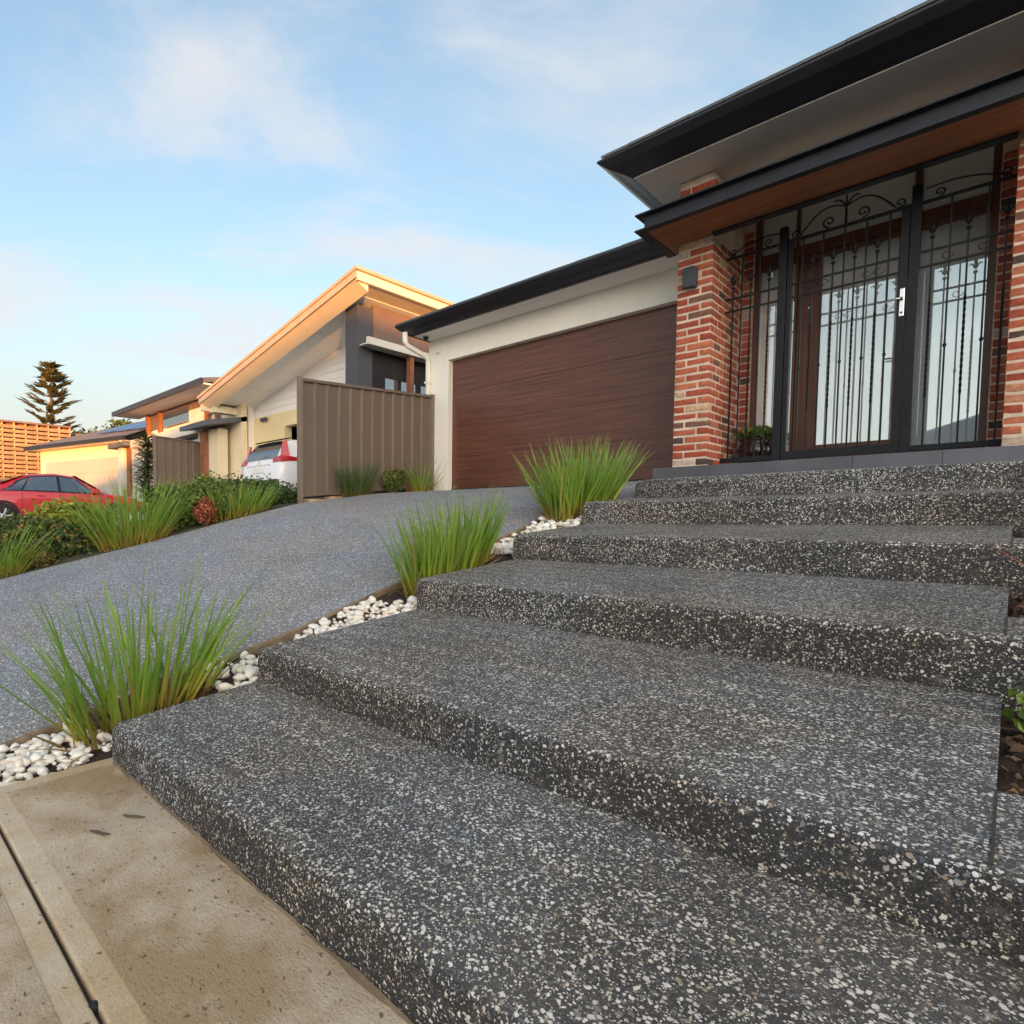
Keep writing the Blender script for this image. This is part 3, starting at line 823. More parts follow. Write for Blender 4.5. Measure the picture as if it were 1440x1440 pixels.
def mulch():
    rg = random.Random(9)
    m, ch = MB(), MB()
    for (y0, y1) in ((1.98, 2.74), (3.13, 3.83), (4.16, 4.91), (5.24, 5.98)):
        for i in range(330):
            x, y = rg.uniform(.012, .30), rg.uniform(y0, y1)
            z = pocket_z(x, y) + .004; r = rg.uniform(.006, .021)
            M = Matrix.LocRotScale(Vector((x, y, z + r * .35)), Matrix.Rotation(rg.uniform(0, 6.28), 3, Vector((rg.uniform(-1, 1), rg.uniform(-1, 1), 1)).normalized()).to_euler(), Vector((r * rg.uniform(.7, 1.5), r * rg.uniform(.6, 1), r * rg.uniform(.5, .9))))
            if i % 3:
                pts = [(1, 0, 0), (-1, 0, 0), (0, 1, 0), (0, -1, 0), (0, 0, 1), (0, 0, -1)]
                m.add([M @ (Vector(p) * rg.uniform(.75, 1.2)) for p in pts], [(0, 2, 4), (2, 1, 4), (1, 3, 4), (3, 0, 4), (2, 0, 5), (1, 2, 5), (3, 1, 5), (0, 3, 5)])
            else:
                k = Vector((1.6, .5, .16))
                pts = [Vector((a, b, c)) * .9 for a in (-1, 1) for b in (-1, 1) for c in (-1, 1)]
                ch.add([M @ Vector((p.x * k.x, p.y * k.y, p.z * k.z)) for p in pts], [(0, 1, 3, 2), (4, 6, 7, 5), (0, 4, 5, 1), (2, 3, 7, 6), (0, 2, 6, 4), (1, 5, 7, 3)])
    m.build('soil_clods', 'soil', kind='stuff', label='dark crumbly soil in the pockets right of the steps', cat='soil')
    ch.build('bark_mulch', 'bark_chip', kind='stuff', label='brown bark chips in the pockets right of the steps', cat='mulch')
mulch()

# a yucca behind the second fence and the distant conifer
def yucca(x, y, z):
    e = empty('yucca', (x, y, z), 'spiky dark green yucca at the end of the far fence', 'plant')
    MB().tube([(x, y, z - .1), (x + .02, y, z + .6), (x, y, z + 1.7)], [.09, .08, .07], 8).build('trunk', 'bark', e)
    V = MB(); V.uv = []
    for zz in np.linspace(.5, 2.2, 9):
        def bf(rg, zz=zz):
            a = rg.uniform(0, 6.28); return x + .05 * math.cos(a), y + .05 * math.sin(a), z + zz + rg.uniform(-.1, .1), math.cos(a), math.sin(a)
        b = blades(95, bf, (.38, .62), (.045, .075), (1.15, .35), (.4, .3), int(zz * 100), segs=4)
        V.add(b.v, b.f); V.uv += b.uv
    V.build('leaves', 'dark_blade', e, fix=False)
yucca(-17.5, 7.15, .25)

def norfolk_pine(x, y, zb, zt, label):
    e = empty('norfolk_pine', (x, y, zb), label, 'tree', 'distant trees')
    H = zt - zb
    MB().tube([(x, y, zb), (x, y, zb + H * .5), (x, y, zt)], [H * .022, H * .014, H * .002], 8).build('trunk', 'bark', e)
    rg = random.Random(5)
    lv = MB(); br = MB()
    z = zb + H * .34
    while z < zt - H * .015:
        t = (zt - z) / H
        Lm = H * .165 * min(1, .10 + 3.2 * t)
        nb = 6
        a0 = rg.uniform(0, 6)
        for k in range(nb):
            if rg.random() < .22 and t > .12: continue
            a = a0 + k * 6.283 / nb + rg.uniform(-.25, .25)
            L = Lm * rg.uniform(.45, 1.0)
            rise = .26 + .16 * rg.random()
            pts = [(x + math.cos(a) * L * s_, y + math.sin(a) * L * s_, z + L * (rise * s_ ** 1.6 - .05 * math.sin(3.1 * s_))) for s_ in (0, .35, .7, 1)]
            br.tube(pts, [H * .004, H * .003, H * .002, H * .001], 5)
            for s_ in np.arange(.35, 1.02, .06):
                i = min(2, int(s_ / .35)); f = (s_ - .35 * i) / .35
                p = Vector(pts[i]).lerp(Vector(pts[i + 1]), min(1, f))
                for _ in range(3):
                    sz = H * .021 * rg.uniform(.6, 1.25)
                    q = p + Vector((rg.uniform(-1, 1), rg.uniform(-1, 1), rg.uniform(-.1, .35))) * sz * .8
                    d1 = Vector((math.cos(a) + rg.uniform(-.5, .5), math.sin(a) + rg.uniform(-.5, .5), rg.uniform(.1, .45))).normalized() * sz * 1.5
                    d2 = Vector((-math.sin(a), math.cos(a), rg.uniform(-.4, .4))).normalized() * sz * .42
                    lv.add([q - d1, q + d2, q + d1, q - d2], [(0, 1, 2, 3)])
        z += H * (.036 + .045 * t)
    br.build('branches', 'bark', e, fix=False); lv.build('crown', 'leaf_pine', e, fix=False)
norfolk_pine(-77, 19.9, -1.3, 19.2, 'tall layered conifer standing far behind the houses')
shrub('distant_tree', -77, 29, [(0, 0, 11, 3, 3, 2), (3, 2, 10.4, 3, 3, 2), (-2, -4, 10, 2.4, 3, 1.6)], 3000, (.25, .5), 'leaf_dark', 51, 'low dark tree top over the far tiled roof', 'distant trees', z=0, cat='tree')

# ------------------------------------------------------------------ our house
HX, HY = -2.6, 7.3
house = empty('house', (-4.5, 8.1, .5), 'single storey house with red brick porch piers and brown garage door', 'house')
def brick_mesh(l, d, h, seed):
    bm = bmesh.new(); bmesh.ops.create_cube(bm, size=1)
    for v in bm.verts: v.co = Vector((v.co.x * l, v.co.y * d, v.co.z * h))
    bmesh.ops.bevel(bm, geom=list(bm.edges), offset=.008, segments=1, affect='EDGES', profile=.5)
    rg = random.Random(seed)
    for v in bm.verts: v.co += Vector((rg.uniform(-1, 1), rg.uniform(-1, 1), rg.uniform(-1, 1))) * .0032
    me = bpy.data.meshes.new('brick'); bm.to_mesh(me); bm.free()
    me.materials.append(MATS['brick'])
    return me
CH, BH = 2.5 / 29, 2.5 / 29 - .0145
FULLX = [brick_mesh(.235, .11, BH, i) for i in range(4)]
HALFX = [brick_mesh(.109, .23, BH, 10 + i) for i in range(4)]
SIDE = [brick_mesh(.11, .23, BH, 20 + i) for i in range(4)]
SHORT = [brick_mesh(.100, .11, BH, 30 + i) for i in range(3)]
MIDB = [brick_mesh(.165, .11, BH, 40 + i) for i in range(3)]
def lay(me, x, y, z, parent):
    o = bpy.data.objects.new('brick', rng.choice(me))
    o.location = (x, y + rng.uniform(-.003, .002), z + rng.uniform(-.0012, .0012)); o.rotation_euler = (0, rng.uniform(-.006, .006), rng.uniform(-.006, .006))
    put(o, parent)
PZ = .612                                     # porch level
def pier(x0, side_to, courses, label, top_from):
    x1 = x0 + .354
    core = MB().box(x0 + .004, x1 - .004, HY + .004, max(side_to, HY + .35), PZ - .02, 3.79).build('brick_pier', 'mortar', house, label=label)
    for c in range(courses):
        z = PZ + CH * (c + .5)
        if z > 3.09 and z < top_from: continue
        if c % 2 == 0:
            lay(FULLX, x0 + .1175, HY + .055, z, core); lay(HALFX, x1 - .0545, HY + .115, z, core); y = HY + .24
        else:
            lay(HALFX, x0 + .0545, HY + .115, z, core); lay(FULLX, x1 - .1175, HY + .055, z, core); y = HY + .12
        if side_to > HY + .5:
            lim = side_to if z < 3.1 else HY + .5
            while y + .23 < lim + .12:
                lay(SIDE, x1 - .055, y + .115, z, core); y += .24
pier(-2.636, 8.36, 36, 'red brick pier left of the gate', 3.5)
pier(-.092, 7.4, 36, 'red brick pier at the right edge', 3.5)
# brick returns either side of the door
c = MB().box(-2.29, -2.172, 8.367, 8.6, PZ - .02, 3.79).build('brick_return', 'mortar', house)
for i in range(33): lay(SHORT, -2.226, 8.36 + .055, PZ + CH * (i + .5), c)
c = MB().box(-.205, .3, 8.367, 8.6, PZ - .02, 3.79).build('brick_return', 'mortar', house)
for i in range(33):
    lay(MIDB, -.115, 8.36 + .055, PZ + CH * (i + .5), c); lay(FULLX, .095, 8.36 + .055, PZ + CH * (i + .5), c)

MB().box(.27, 6, 7.42, 7.62, -.2, 3.795).build('front_wall', 'render_cream', house)
# porch floor with tiled edge
pf = MB().box(-2.81, 1.6, 7.262, 8.5, .36, PZ - .012).build('porch_floor', 'joint_filler', house)
x = -2.826
for i in range(8):
    MB().box(x, x + .597, 7.248, 7.70, .40, PZ - .001 - .0006 * (i % 2)).build('porch_tile', 'porch_tile', pf, bevel=.002)
    MB().box(x, x + .597, 7.704, 8.46, .52, PZ - .002).build('porch_tile', 'porch_tile', pf, bevel=.002)
    x += .600

# garage: cream rendered front with the door opening
GY = 8.1
w = MB()
w.box(-7.05, -6.60, GY, GY + .3, .3, 3.22)
w.box(-6.60, -2.5, GY, GY + .3, 2.785, 3.22)
w.box(-7.05, -6.85, GY + .3, 14, .3, 3.22)
w.box(-6.60, -2.3, GY + .299, GY + .31, .3, .56)
w.build('garage_wall', 'render_cream', house, bevel=.006)
MB().box(-2.65, -2.3, 8.5, 8.8, .4, 3.2).build('side_wall', 'render_cream', house)
gd = MB().box(-6.62, -2.4, GY + .16, GY + .17, .52, 2.80).build('garage_door', 'garage_wood', house, label='wide dark brown woodgrain garage door')
nz_ = 4
for i in range(nz_):
    z0 = .555 + i * 2.235 / nz_
    MB().box(-6.61, -2.45, GY + .12, GY + .158, z0, z0 + 2.235 / nz_ - .0025).build('door_panel', 'garage_wood', gd, bevel=.0015)
MB().box(-6.61, -2.45, GY + .11, GY + .17, .525, .552).build('rubber_seal', 'rubber', gd)

def sweep(base_pts, prof, name, mat, parent, outward, bevel=0):
    # base_pts: corner polyline (list of 2-D points); outward: per point 2-D offset direction (already mitred)
    rows = []
    for (o, z) in prof:
        rows.append([(p[0] + n[0] * o, p[1] + n[1] * o, z) for p, n in zip(base_pts, outward)])
    rows.append(rows[0])
    m = MB().sheet(rows)
    for k in (0, -1): m.add([r[k] for r in rows[:-1]], [tuple(range(len(rows) - 1))])
    return m.build(name, mat, parent, bevel=bevel)
def gprof(z, w, h):
    # ogee-like gutter section, o outwards, z up
    return [(-.02, z - .012), (.02, z - .012), (.03, z - .004), (.05, z + .006), (w * .45, z + h * .30), (w * .75, z + h * .55), (w * .96, z + h * .82), (w, z + h * .88), (w, z + h), (w - .02, z + h), (w - .03, z + h * .9), (.0, z + h * .6), (-.02, z + h * .6)]
# garage gutter, soffit, roof
bp = [(-2.5, 7.62), (-7.03, 7.62), (-7.03, 14)]
on = [(0, -1), (-1, -1), (-1, 0)]
sweep(bp, gprof(3.20, .21, .175), 'gutter', 'gutter_dark', house, on)
MB().box(-7.04, -2.5, 7.60, GY + .02, 3.195, 3.215).build('soffit', 'soffit_white', house)
def roof_sheet(name, mat, x0, x1, y0, z0, rise, depth, left_hip, parent):
    k = math.tan(R(rise))
    xa = x0 + (depth if left_hip else 0)
    m = MB()
    m.add([(x0, y0, z0), (x1, y0, z0), (x1, y0 + depth, z0 + k * depth), (xa, y0 + depth, z0 + k * depth)], [(0, 1, 2, 3)])
    if left_hip: m.add([(x0, y0, z0), (xa, y0 + depth, z0 + k * depth), (x0, y0 + 2 * depth, z0)], [(0, 1, 2)])
    o = m.build(name, mat, parent)
    so = o.modifiers.new('thick', 'SOLIDIFY'); so.thickness = .03; so.offset = -1
    return o
tile_me = MB().hexa([(-.148, -.17, -.024), (.148, -.17, -.024), (.148, .17, -.012), (-.148, .17, -.012)], [(-.148, -.17, .0), (.148, -.17, .0), (.148, .17, .012), (-.148, .17, .012)]).mesh('roof_tile', 'roof_tile')
def tiles(roof, x0, x1, y, z, rise):
    n = int((x1 - x0) / .3)
    for i in range(n):
        o = bpy.data.objects.new('roof_tile', tile_me)
        o.location = (x0 + .15 + .3 * i, y + .17, z + .17 * math.tan(R(rise)) + rng.uniform(-.003, .003))
        o.rotation_euler = (R(rise), rng.uniform(-.012, .012), 0)
        put(o, roof)
rf = roof_sheet('garage_roof', 'roof_tile', -7.19, -2.3, 7.50, 3.385, 21, 4.5, True, house)
tiles(rf, -7.24, -2.4, 7.415, 3.40, 21)
# upper roof over the porch
bp = [(6, 6.82), (-2.93, 6.82), (-2.93, 13)]
sweep(bp, gprof(3.815, .30, .185), 'gutter', 'gutter_dark', house, on)
MB().box(-2.94, 6, 6.80, 13, 3.80, 3.818).build('soffit', 'soffit_upper', house)
rf = roof_sheet('upper_roof', 'roof_tile', -3.13, 6.1, 6.63, 4.02, 21, 4.0, True, house)
tiles(rf, -3.19, 6.0, 6.51, 4.035, 21)
# steel channel canopy with timber soffit
cn = empty('canopy', (-1, 6.6, 3.1)); cn.parent = house; cn.matrix_parent_inverse = world_of(house).inverted(); cn.name = 'canopy_origin'
bpy.data.objects.remove(cn)
cp = [(-.005, 3.103), (.085, 3.103), (.085, 3.118), (.012, 3.122), (.012, 3.262), (.085, 3.268), (.085, 3.283), (-.005, 3.283)]
cb = [(1.8, 6.665), (-2.74, 6.665), (-2.74, 7.52)]
cano = sweep(cb, cp, 'canopy_channel', 'black_steel', house, on)
MB().box(-2.745, 1.8, 6.66, 7.285, 3.108, 3.13).build('timber_soffit', 'canopy_timber', cano)
MB().box(-2.745, -2.645, 7.285, 7.52, 3.108, 3.13).build('timber_soffit', 'canopy_timber', cano)
MB().box(-2.745, 1.8, 6.66, 7.289, 3.255, 3.28).build('canopy_top', 'black_steel', cano)
MB().box(-2.27, 1.7, 7.294, 7.34, 3.14, 3.62).build('sky_blocker_front', 'black_steel', cano)  # added, unseen: blocks the sky gap reflected in the entrance glass
MB().box(-2.27, -.10, 7.20, 7.292, 3.085, 3.252).build('rear_beam', 'black_steel', cano)
MB().box(-2.282, 1.6, 7.63, 7.70, 3.29, 3.798).build('sky_blocker_rear', 'render_cream', house)  # unseen panel put in to keep the bright sky strip off the panes
# downpipe
MB().tube([(-7.09, 7.52, 3.25), (-7.09, 7.52, 3.10), (-7.085, 7.56, 3.04), (-7.06, 7.92, 2.95), (-7.03, 8.03, 2.90), (-7.02, 8.05, 2.82), (-7.02, 8.05, .52)], .045, 14).build('downpipe', 'render_cream', house, smooth=True)
for z in (.95, 2.45):
    MB().box(-7.07, -6.965, 8.0, 8.105, z, z + .03).build('pipe_bracket', 'render_cream', house)

# entrance: frame, sidelights, door, transom
DY = 8.40
fr = MB()
for (x0, x1) in ((-2.176, -2.11), (-1.772, -1.748), (-.80, -.742), (-.262, -.20)):
    fr.box(x0, x1, DY, DY + .12, PZ, 3.80)
fr.box(-2.176, -.20, DY + .004, DY + .116, 3.02, 3.14)
fr.box(-2.176, -.20, DY + .004, DY + .116, PZ - .01, .68)
ent = fr.build('entrance_frame', 'door_wood', house, bevel=.004, label='dark timber door frame with sidelights')
for (x0, x1) in ((-2.11, -1.772), (-.742, -.262)):
    MB().box(x0 + .0, x1 - .0, DY + .03, DY + .09, .68, .74).build('sash_rail', 'door_wood', ent)
    MB().box(x0 + .0, x1 - .0, DY + .03, DY + .09, 2.96, 3.02).build('sash_rail', 'door_wood', ent)
    MB().box(x0 - .01, x1 + .01, DY + .055, DY + .063, .70, 3.0).build('glass_pane', 'entry_glass', ent)
for (x0, x1) in ((-2.12, -1.79), (-1.755, -.79), (-.75, -.25)):
    MB().box(x0, x1, DY + .055, DY + .063, 3.13, 3.79).build('transom_pane', 'entry_glass', ent)
dl = MB()
dl.box(-1.745, -1.53, DY + .035, DY + .08, .685, 3.015)
dl.box(-.90, -.804, DY + .035, DY + .08, .685, 3.015)
dl.box(-1.53, -.90, DY + .036, DY + .079, .685, .86)
dl.box(-1.53, -.90, DY + .036, DY + .079, 2.955, 3.015)
door = dl.build('entry_door', 'door_wood', house, bevel=.003, label='dark timber front door with one tall glass pane')
MB().box(-1.535, -.895, DY + .052, DY + .060, .85, 2.965).build('glass_pane', 'entry_glass', door)
MB().box(-.88, -.845, DY + .015, DY + .035, 1.55, 1.80).build('door_handle', 'chrome', door, bevel=.003)
MB().tube([(-.862, DY + .02, 1.70), (-.862, DY - .02, 1.70), (-.97, DY - .02, 1.70)], .009, 8).build('lever', 'chrome', door)
MB().lathe([(.012, -.012), (.012, .012)], (-1.632, DY + .028, 2.42), 12, 'y').build('door_viewer', 'chrome', door)
# room behind the glass so that it does not look into nothing
MB().box(-7, 1.6, 8.9, 8.95, .4, 3.8).build('inner_wall', 'curtain', house)
MB().box(-2.65, 1.6, 8.36 + .25, 13, 3.77, 3.795).build('inner_ceiling', 'curtain', house)

# wall lamp, security dome and motion sensor
wl = empty('wall_lamp', (-2.49, 7.3, 2.70), 'dark grey box wall lamp on the left brick pier', 'lamp')
MB().prism([(-2.558, 2.60), (-2.42, 2.585), (-2.42, 2.80), (-2.45, 2.815), (-2.53, 2.815), (-2.558, 2.80)], 'y', 7.205, 7.285).build('lamp_housing', 'lamp_grey', wl, bevel=.008)
MB().box(-2.54, -2.44, 7.28, 7.302, 2.62, 2.78).build('back_plate', 'lamp_grey', wl)
sc_ = empty('security_camera', (-6.9, 7.85, 3.15), 'small dome security camera under the garage eave', 'camera')
MB().lathe([(.05, .05), (.05, .02), (.042, .0), (.02, -.03), (.002, -.038)], (-6.86, 7.80, 3.147), 16).build('dome', 'plastic_black', sc_, smooth=True)
MB().lathe([(.058, .0), (.058, .02)], (-6.86, 7.80, 3.178), 16).build('mount_ring', 'plastic_white', sc_)
ms = empty('motion_sensor', (-6.78, 8.08, 2.95), 'small cream motion sensor on the garage wall corner', 'sensor')
MB().ball((-6.80, 8.055, 2.96), .032, n=12, m=8).build('sensor_head', 'plastic_white', ms, smooth=True)
MB().box(-6.83, -6.77, 8.07, 8.102, 2.93, 3.02).build('mount', 'plastic_white', ms, bevel=.004)
dlm = empty('downlight', (-2.75, 7.05, 3.8), 'tiny round downlight in the upper eave soffit', 'lamp')
MB().lathe([(.028, -.006), (.03, .0)], (-2.72, 7.05, 3.798), 14).build('trim_ring', 'soffit_upper', dlm)

# ------------------------------------------------------------------ wrought iron gate and screens
gate = empty('security_gate', (-1.2, 7.75, PZ), 'black wrought iron security gate with finials across the porch', 'gate')
QY = 7.75
def gbar(pts, r, name='rail', **k): return MB().tube(pts, r, 8, **k).build(name, 'gate_steel', gate, smooth=False)
for x, zt in ((-1.742, 3.13), (-.715, 3.14)):
    MB().box(x - .036, x + .036, QY - .036, QY + .036, PZ - .002, zt).build('post', 'gate_steel', gate, bevel=.004)
for x, wd in ((-1.68, .022), (-.787, .030)):
    MB().box(x - wd, x + wd, QY - .019, QY + .019, .66, 2.99).build('stile', 'gate_steel', gate, bevel=.003)
MB().box(-1.66, -.815, QY - .018, QY + .018, .662, .745).build('bottom_rail', 'gate_steel', gate, bevel=.003)
MB().box(-1.66, -.815, QY - .016, QY + .016, 2.955, 2.985).build('top_rail', 'gate_steel', gate, bevel=.003)
for (x0, x1) in ((-2.278, -1.776), (-.68, -.095)):
    MB().box(x0, x1, QY - .016, QY + .016, .662, .715).build('bottom_rail', 'gate_steel', gate, bevel=.003)
    MB().box(x0, x1, QY - .014, QY + .014, 2.955, 2.982).build('top_rail', 'gate_steel', gate, bevel=.003)
for (x0, x1) in ((-2.278, -1.776), (-1.66, -.815), (-.68, -.095)):
    for z in (2.375, 2.515):
        MB().box(x0, x1, QY - .012, QY + .012, z - .010, z + .010).build('mid_rail', 'gate_steel', gate, bevel=.002)
def finial(x, z):
    m = MB()
    m.ball((x, QY, z), .019, n=10, m=7)
    m.ball((x, QY, z + .10), .034, (.42, .36, 1.7), 8, 8)
    for s in (-1, 1):
        m.tube([(x, QY, z + .03), (x + s * .014, QY, z + .065), (x + s * .034, QY, z + .095), (x + s * .046, QY, z + .088), (x + s * .046, QY, z + .072)], [.006, .008, .007, .005, .003], 6)
    m.box(x - .017, x + .017, QY - .009, QY + .009, z + .045, z + .057)
    m.build('finial', 'gate_steel', gate, smooth=True)
def bar(x, tall, z0=.70):
    zt = 2.96 if tall else 2.62
    m = MB()
    if tall:
        m.tube([(x, QY, z0), (x, QY, zt)], .0068, square=True)
        m.ball((x, QY, 1.62), .014, (1, 1, 1.6), 8, 6)
    else:
        n = 60
        pts = [(x, QY, z0), (x, QY, 1.15)]
        m.tube(pts, .0068, square=True)
        m.tube([(x, QY, 1.15 + (2.05 - 1.15) * i / n) for i in range(n + 1)], .0074, square=True, twist=.42)
        m.tube([(x, QY, 2.05), (x, QY, zt)], .0068, square=True)
        finial(x, zt + .01)
    m.build('bar', 'gate_steel', gate)
for j in range(9): bar(-1.66 + (j + 1) * .0845, j % 2 == 0)
for j in range(5): bar(-2.205 + j * .085, j % 2 == 1)
for j in range(5): bar(-.60 + j * .115, j % 2 == 1)
def spiral(cx, cz, r0, a0, turns, sgn, n=22):
    return [(cx + r0 * (1 - .8 * i / n) * math.cos(a0 + sgn * turns * 6.283 * i / n), QY, cz + r0 * (1 - .8 * i / n) * math.sin(a0 + sgn * turns * 6.283 * i / n)) for i in range(n + 1)]
def arc(x0, z0, x1, z1, bulge, n=14):
    out = []
    for i in range(n + 1):
        t = i / n
        out.append((x0 + (x1 - x0) * t, QY, z0 + (z1 - z0) * t + bulge * math.sin(math.pi * t)))
    return out
CX = -1.235
for s in (-1, 1):
    gbar(arc(CX, 3.16, CX + s * .37, 3.0, .11), .008, 'scroll', cap=True)
    gbar(spiral(CX + s * .40, 3.035, .045, -math.pi / 2 - s * .5, 1.2, s), .007, 'scroll')
    gbar(spiral(CX + s * .13, 3.055, .058, -math.pi / 2, 1.25, s), .008, 'scroll')
    gbar(arc(CX + s * .005, 3.17, CX + s * .10, 3.24, .03), .008, 'scroll')
gbar([(CX, QY, 2.97), (CX, QY, 3.27)], [.012, .007], 'scroll')
for (xa, xb) in ((-1.79, -2.25), (-.66, -.12)):
    s = 1 if xb > xa else -1
    gbar(arc(xa, 3.09, xb, 2.99, .05), .008, 'scroll')
    gbar(spiral(xa + s * .09, 3.03, .042, -math.pi / 2, 1.2, s), .007, 'scroll')
    gbar(spiral(xb - s * .03, 3.03, .038, -math.pi / 2, 1.2, -s), .007, 'scroll')
for xx in (-1.49, -1.40, -1.06, -.97, -.50, -.27):
    gbar(spiral(xx, 2.445, .05, 0, 1.0, 1 if xx < -1.2 else -1, 16), .004, 'scroll')
hd = MB(); hd.box(-.806, -.768, QY - .029, QY - .019, 1.95, 2.215); h0 = hd.build('handle_plate', 'chrome', gate, bevel=.006)
MB().tube([(-.787, QY - .028, 2.115), (-.787, QY - .062, 2.115), (-.83, QY - .068, 2.115), (-.905, QY - .066, 2.10)], [.012, .011, .010, .009], 10).build('lever', 'chrome', h0, smooth=True)
MB().lathe([(.009, -.004), (.009, .004)], (-.787, QY - .031, 1.985), 12, 'y').build('key_barrel', 'plastic_black', h0)
# pot plant behind the left screen
pot = empty('pot_plant', (-2.02, 8.12, PZ), 'dark glazed pot with a leafy green plant behind the iron screen', 'pot plant')
MB().lathe([(.10, 0), (.125, .02), (.175, .14), (.185, .21), (.165, .28), (.15, .30), (.175, .325), (.17, .34), (.14, .335), (.135, .29), (.02, .29)], (-2.02, 8.12, PZ), 28).build('pot', 'glazed_pot', pot, smooth=True)
leafblob([(-2.02, 8.12, PZ + .40, .19, .17, .08)], 420, (.03, .055), 61).build('foliage', 'leaf_mid', pot, fix=False)

# ------------------------------------------------------------------ colorbond fences
def steel_fence(x, y0, y1, zb0, zb1, zt0, zt1, sheets, label, plinth=False):
    e = empty('steel_fence', (x, y0, zb0), label, 'fence', 'brown steel fences')
    L = y1 - y0
    def zb(y): return zb0 + (zb1 - zb0) * (y - y0) / L
    def zt(y): return zt0 + (zt1 - zt0) * (y - y0) / L
    for y in (y0, y1):
        MB().hexa([(x - .03, y - .035, zb(y) - .25), (x + .03, y - .035, zb(y) - .25), (x + .03, y + .035, zb(y) - .25), (x - .03, y + .035, zb(y) - .25)],
                  [(x - .03, y - .035, zt(y) + .02), (x + .03, y - .035, zt(y) + .02), (x + .03, y + .035, zt(y) + .02), (x - .03, y + .035, zt(y) + .02)]).build('post', 'fence_post', e, bevel=.004)
    for nm, f, h in (('top_rail', zt, .045), ('bottom_rail', zb, .04)):
        o = .0 if nm == 'top_rail' else .05
        MB().hexa([(x - .028, y0 + .03, f(y0) - (h if o == 0 else -.02)), (x + .028, y0 + .03, f(y0) - (h if o == 0 else -.02)), (x + .028, y1 - .03, f(y1) - (h if o == 0 else -.02)), (x - .028, y1 - .03, f(y1) - (h if o == 0 else -.02))],
                  [(x - .028, y0 + .03, f(y0) + (0 if o == 0 else .06)), (x + .028, y0 + .03, f(y0) + (0 if o == 0 else .06)), (x + .028, y1 - .03, f(y1) + (0 if o == 0 else .06)), (x - .028, y1 - .03, f(y1) + (0 if o == 0 else .06))]).build(nm, 'fence_steel', e, bevel=.004)
    sw = (L - .08) / sheets
    for s in range(sheets):
        ya = y0 + .04 + s * sw
        prof = []
        nr = 3
        for r_ in range(nr):
            a = ya + sw * r_ / nr; wd = sw / nr
            prof += [(a + .0, .016), (a + wd * .14, .016), (a + wd * .22, -.014), (a + wd * .92, -.014)]
        prof.append((ya + sw - .002, .016))
        MB().sheet([[(x + o, y, zb(y) + .03) for (y, o) in prof], [(x + o, y, zt(y) - .03) for (y, o) in prof]]).build('infill_sheet', 'fence_steel', e, fix=False)
    if plinth:
        for i in range(3):
            MB().box(x - .14, x + .10, y0 + .10 + i * .44, y0 + .52 + i * .44, zb0 - .3 + .05 * i, zb0 - .005 + .05 * i).build('plinth_block', 'sandstone', e, bevel=.02)
    return e
steel_fence(-6.93, 5.13, 8.06, .32, .58, 2.07, 2.22, 4, 'brown ribbed steel fence joining the garage corner', True)
steel_fence(-16.8, 7.11, 10.07, .30, .42, 2.50, 2.37, 4, 'farther brown steel fence left of the white car')

# ------------------------------------------------------------------ neighbour's house with the raked roof
nb = empty('neighbour_house', (-12.5, 9.5, .3), 'neighbouring house with steep skillion roof glowing orange', 'house', 'houses along the street')
XH, XLo, NY = -8.91, -15.72, 8.0
sl = (5.05 - 3.53) / (XH - XLo)
def nzt(x): return 3.53 + (x - XLo) * sl
# roof deck and soffit as sloped slabs
MB().hexa([(XLo - .05, NY - .03, nzt(XLo) - .02), (XH + .05, NY - .03, nzt(XH) - .02), (XH + .05, 15, nzt(XH) - .02), (XLo - .05, 15, nzt(XLo) - .02)],
          [(XLo - .05, NY - .03, nzt(XLo) + .05), (XH + .05, NY - .03, nzt(XH) + .05), (XH + .05, 15, nzt(XH) + .05), (XLo - .05, 15, nzt(XLo) + .05)]).build('roof', 'fascia_rake', nb)
def slab(xa, xb, ya, yb, d0, d1, name, mat):
    MB().hexa([(xa, ya, nzt(xa) - d1), (xb, ya, nzt(xb) - d1), (xb, yb, nzt(xb) - d1), (xa, yb, nzt(xa) - d1)],
              [(xa, ya, nzt(xa) - d0), (xb, ya, nzt(xb) - d0), (xb, yb, nzt(xb) - d0), (xa, yb, nzt(xa) - d0)]).build(name, mat, nb)
slab(XLo, XH, NY, NY + .05, .025, .17, 'rake_fascia', 'fascia_rake')
MB().add([(x_, y_, nzt(x_) - d_) for x_ in (XLo + .02, XH - .06) for (y_, d_) in ((NY + .052, .10), (NY + .052, .172), (NY + .40, .33), (NY + .40, .10))], [(0, 1, 2, 3), (7, 6, 5, 4), (0, 4, 5, 1), (1, 5, 6, 2), (2, 6, 7, 3), (3, 7, 4, 0)]).build('rake_lining', 'fascia_cream', nb)
slab(XH - .05, XH + .0, NY + .052, 15, .025, .20, 'high_fascia', 'fascia_cream')
slab(XH - .40, XH - .055, NY + .405, 15, .10, .19, 'high_beam', 'fascia_cream')
slab(XLo, XLo + .06, NY + .052, 15, .025, .36, 'low_fascia', 'fascia_cream')
slab(XLo + .3, XH - .41, NY + .402, 13.5, .16, .20, 'raked_soffit', 'soffit_white')
MB().box(XLo + .065, XLo + .3, NY + .325, 9.55, 3.14, 3.34).build('low_beam', 'fascia_cream', nb)
for xx in (-14.2, -12.6, -11.0):       # joints of the lining sheets
    slab(xx, xx + .02, NY + .41, 9.6, .195, .206, 'soffit_batten', 'soffit_upper')
wy = 9.6
MB().box(-15.70, -13.70, wy, wy + .25, .0, 3.06).build('yellow_wall', 'render_yellow', nb)
MB().box(-13.70, -9.9, wy, wy + .25, 2.66, 3.06).build('yellow_wall', 'render_yellow', nb)
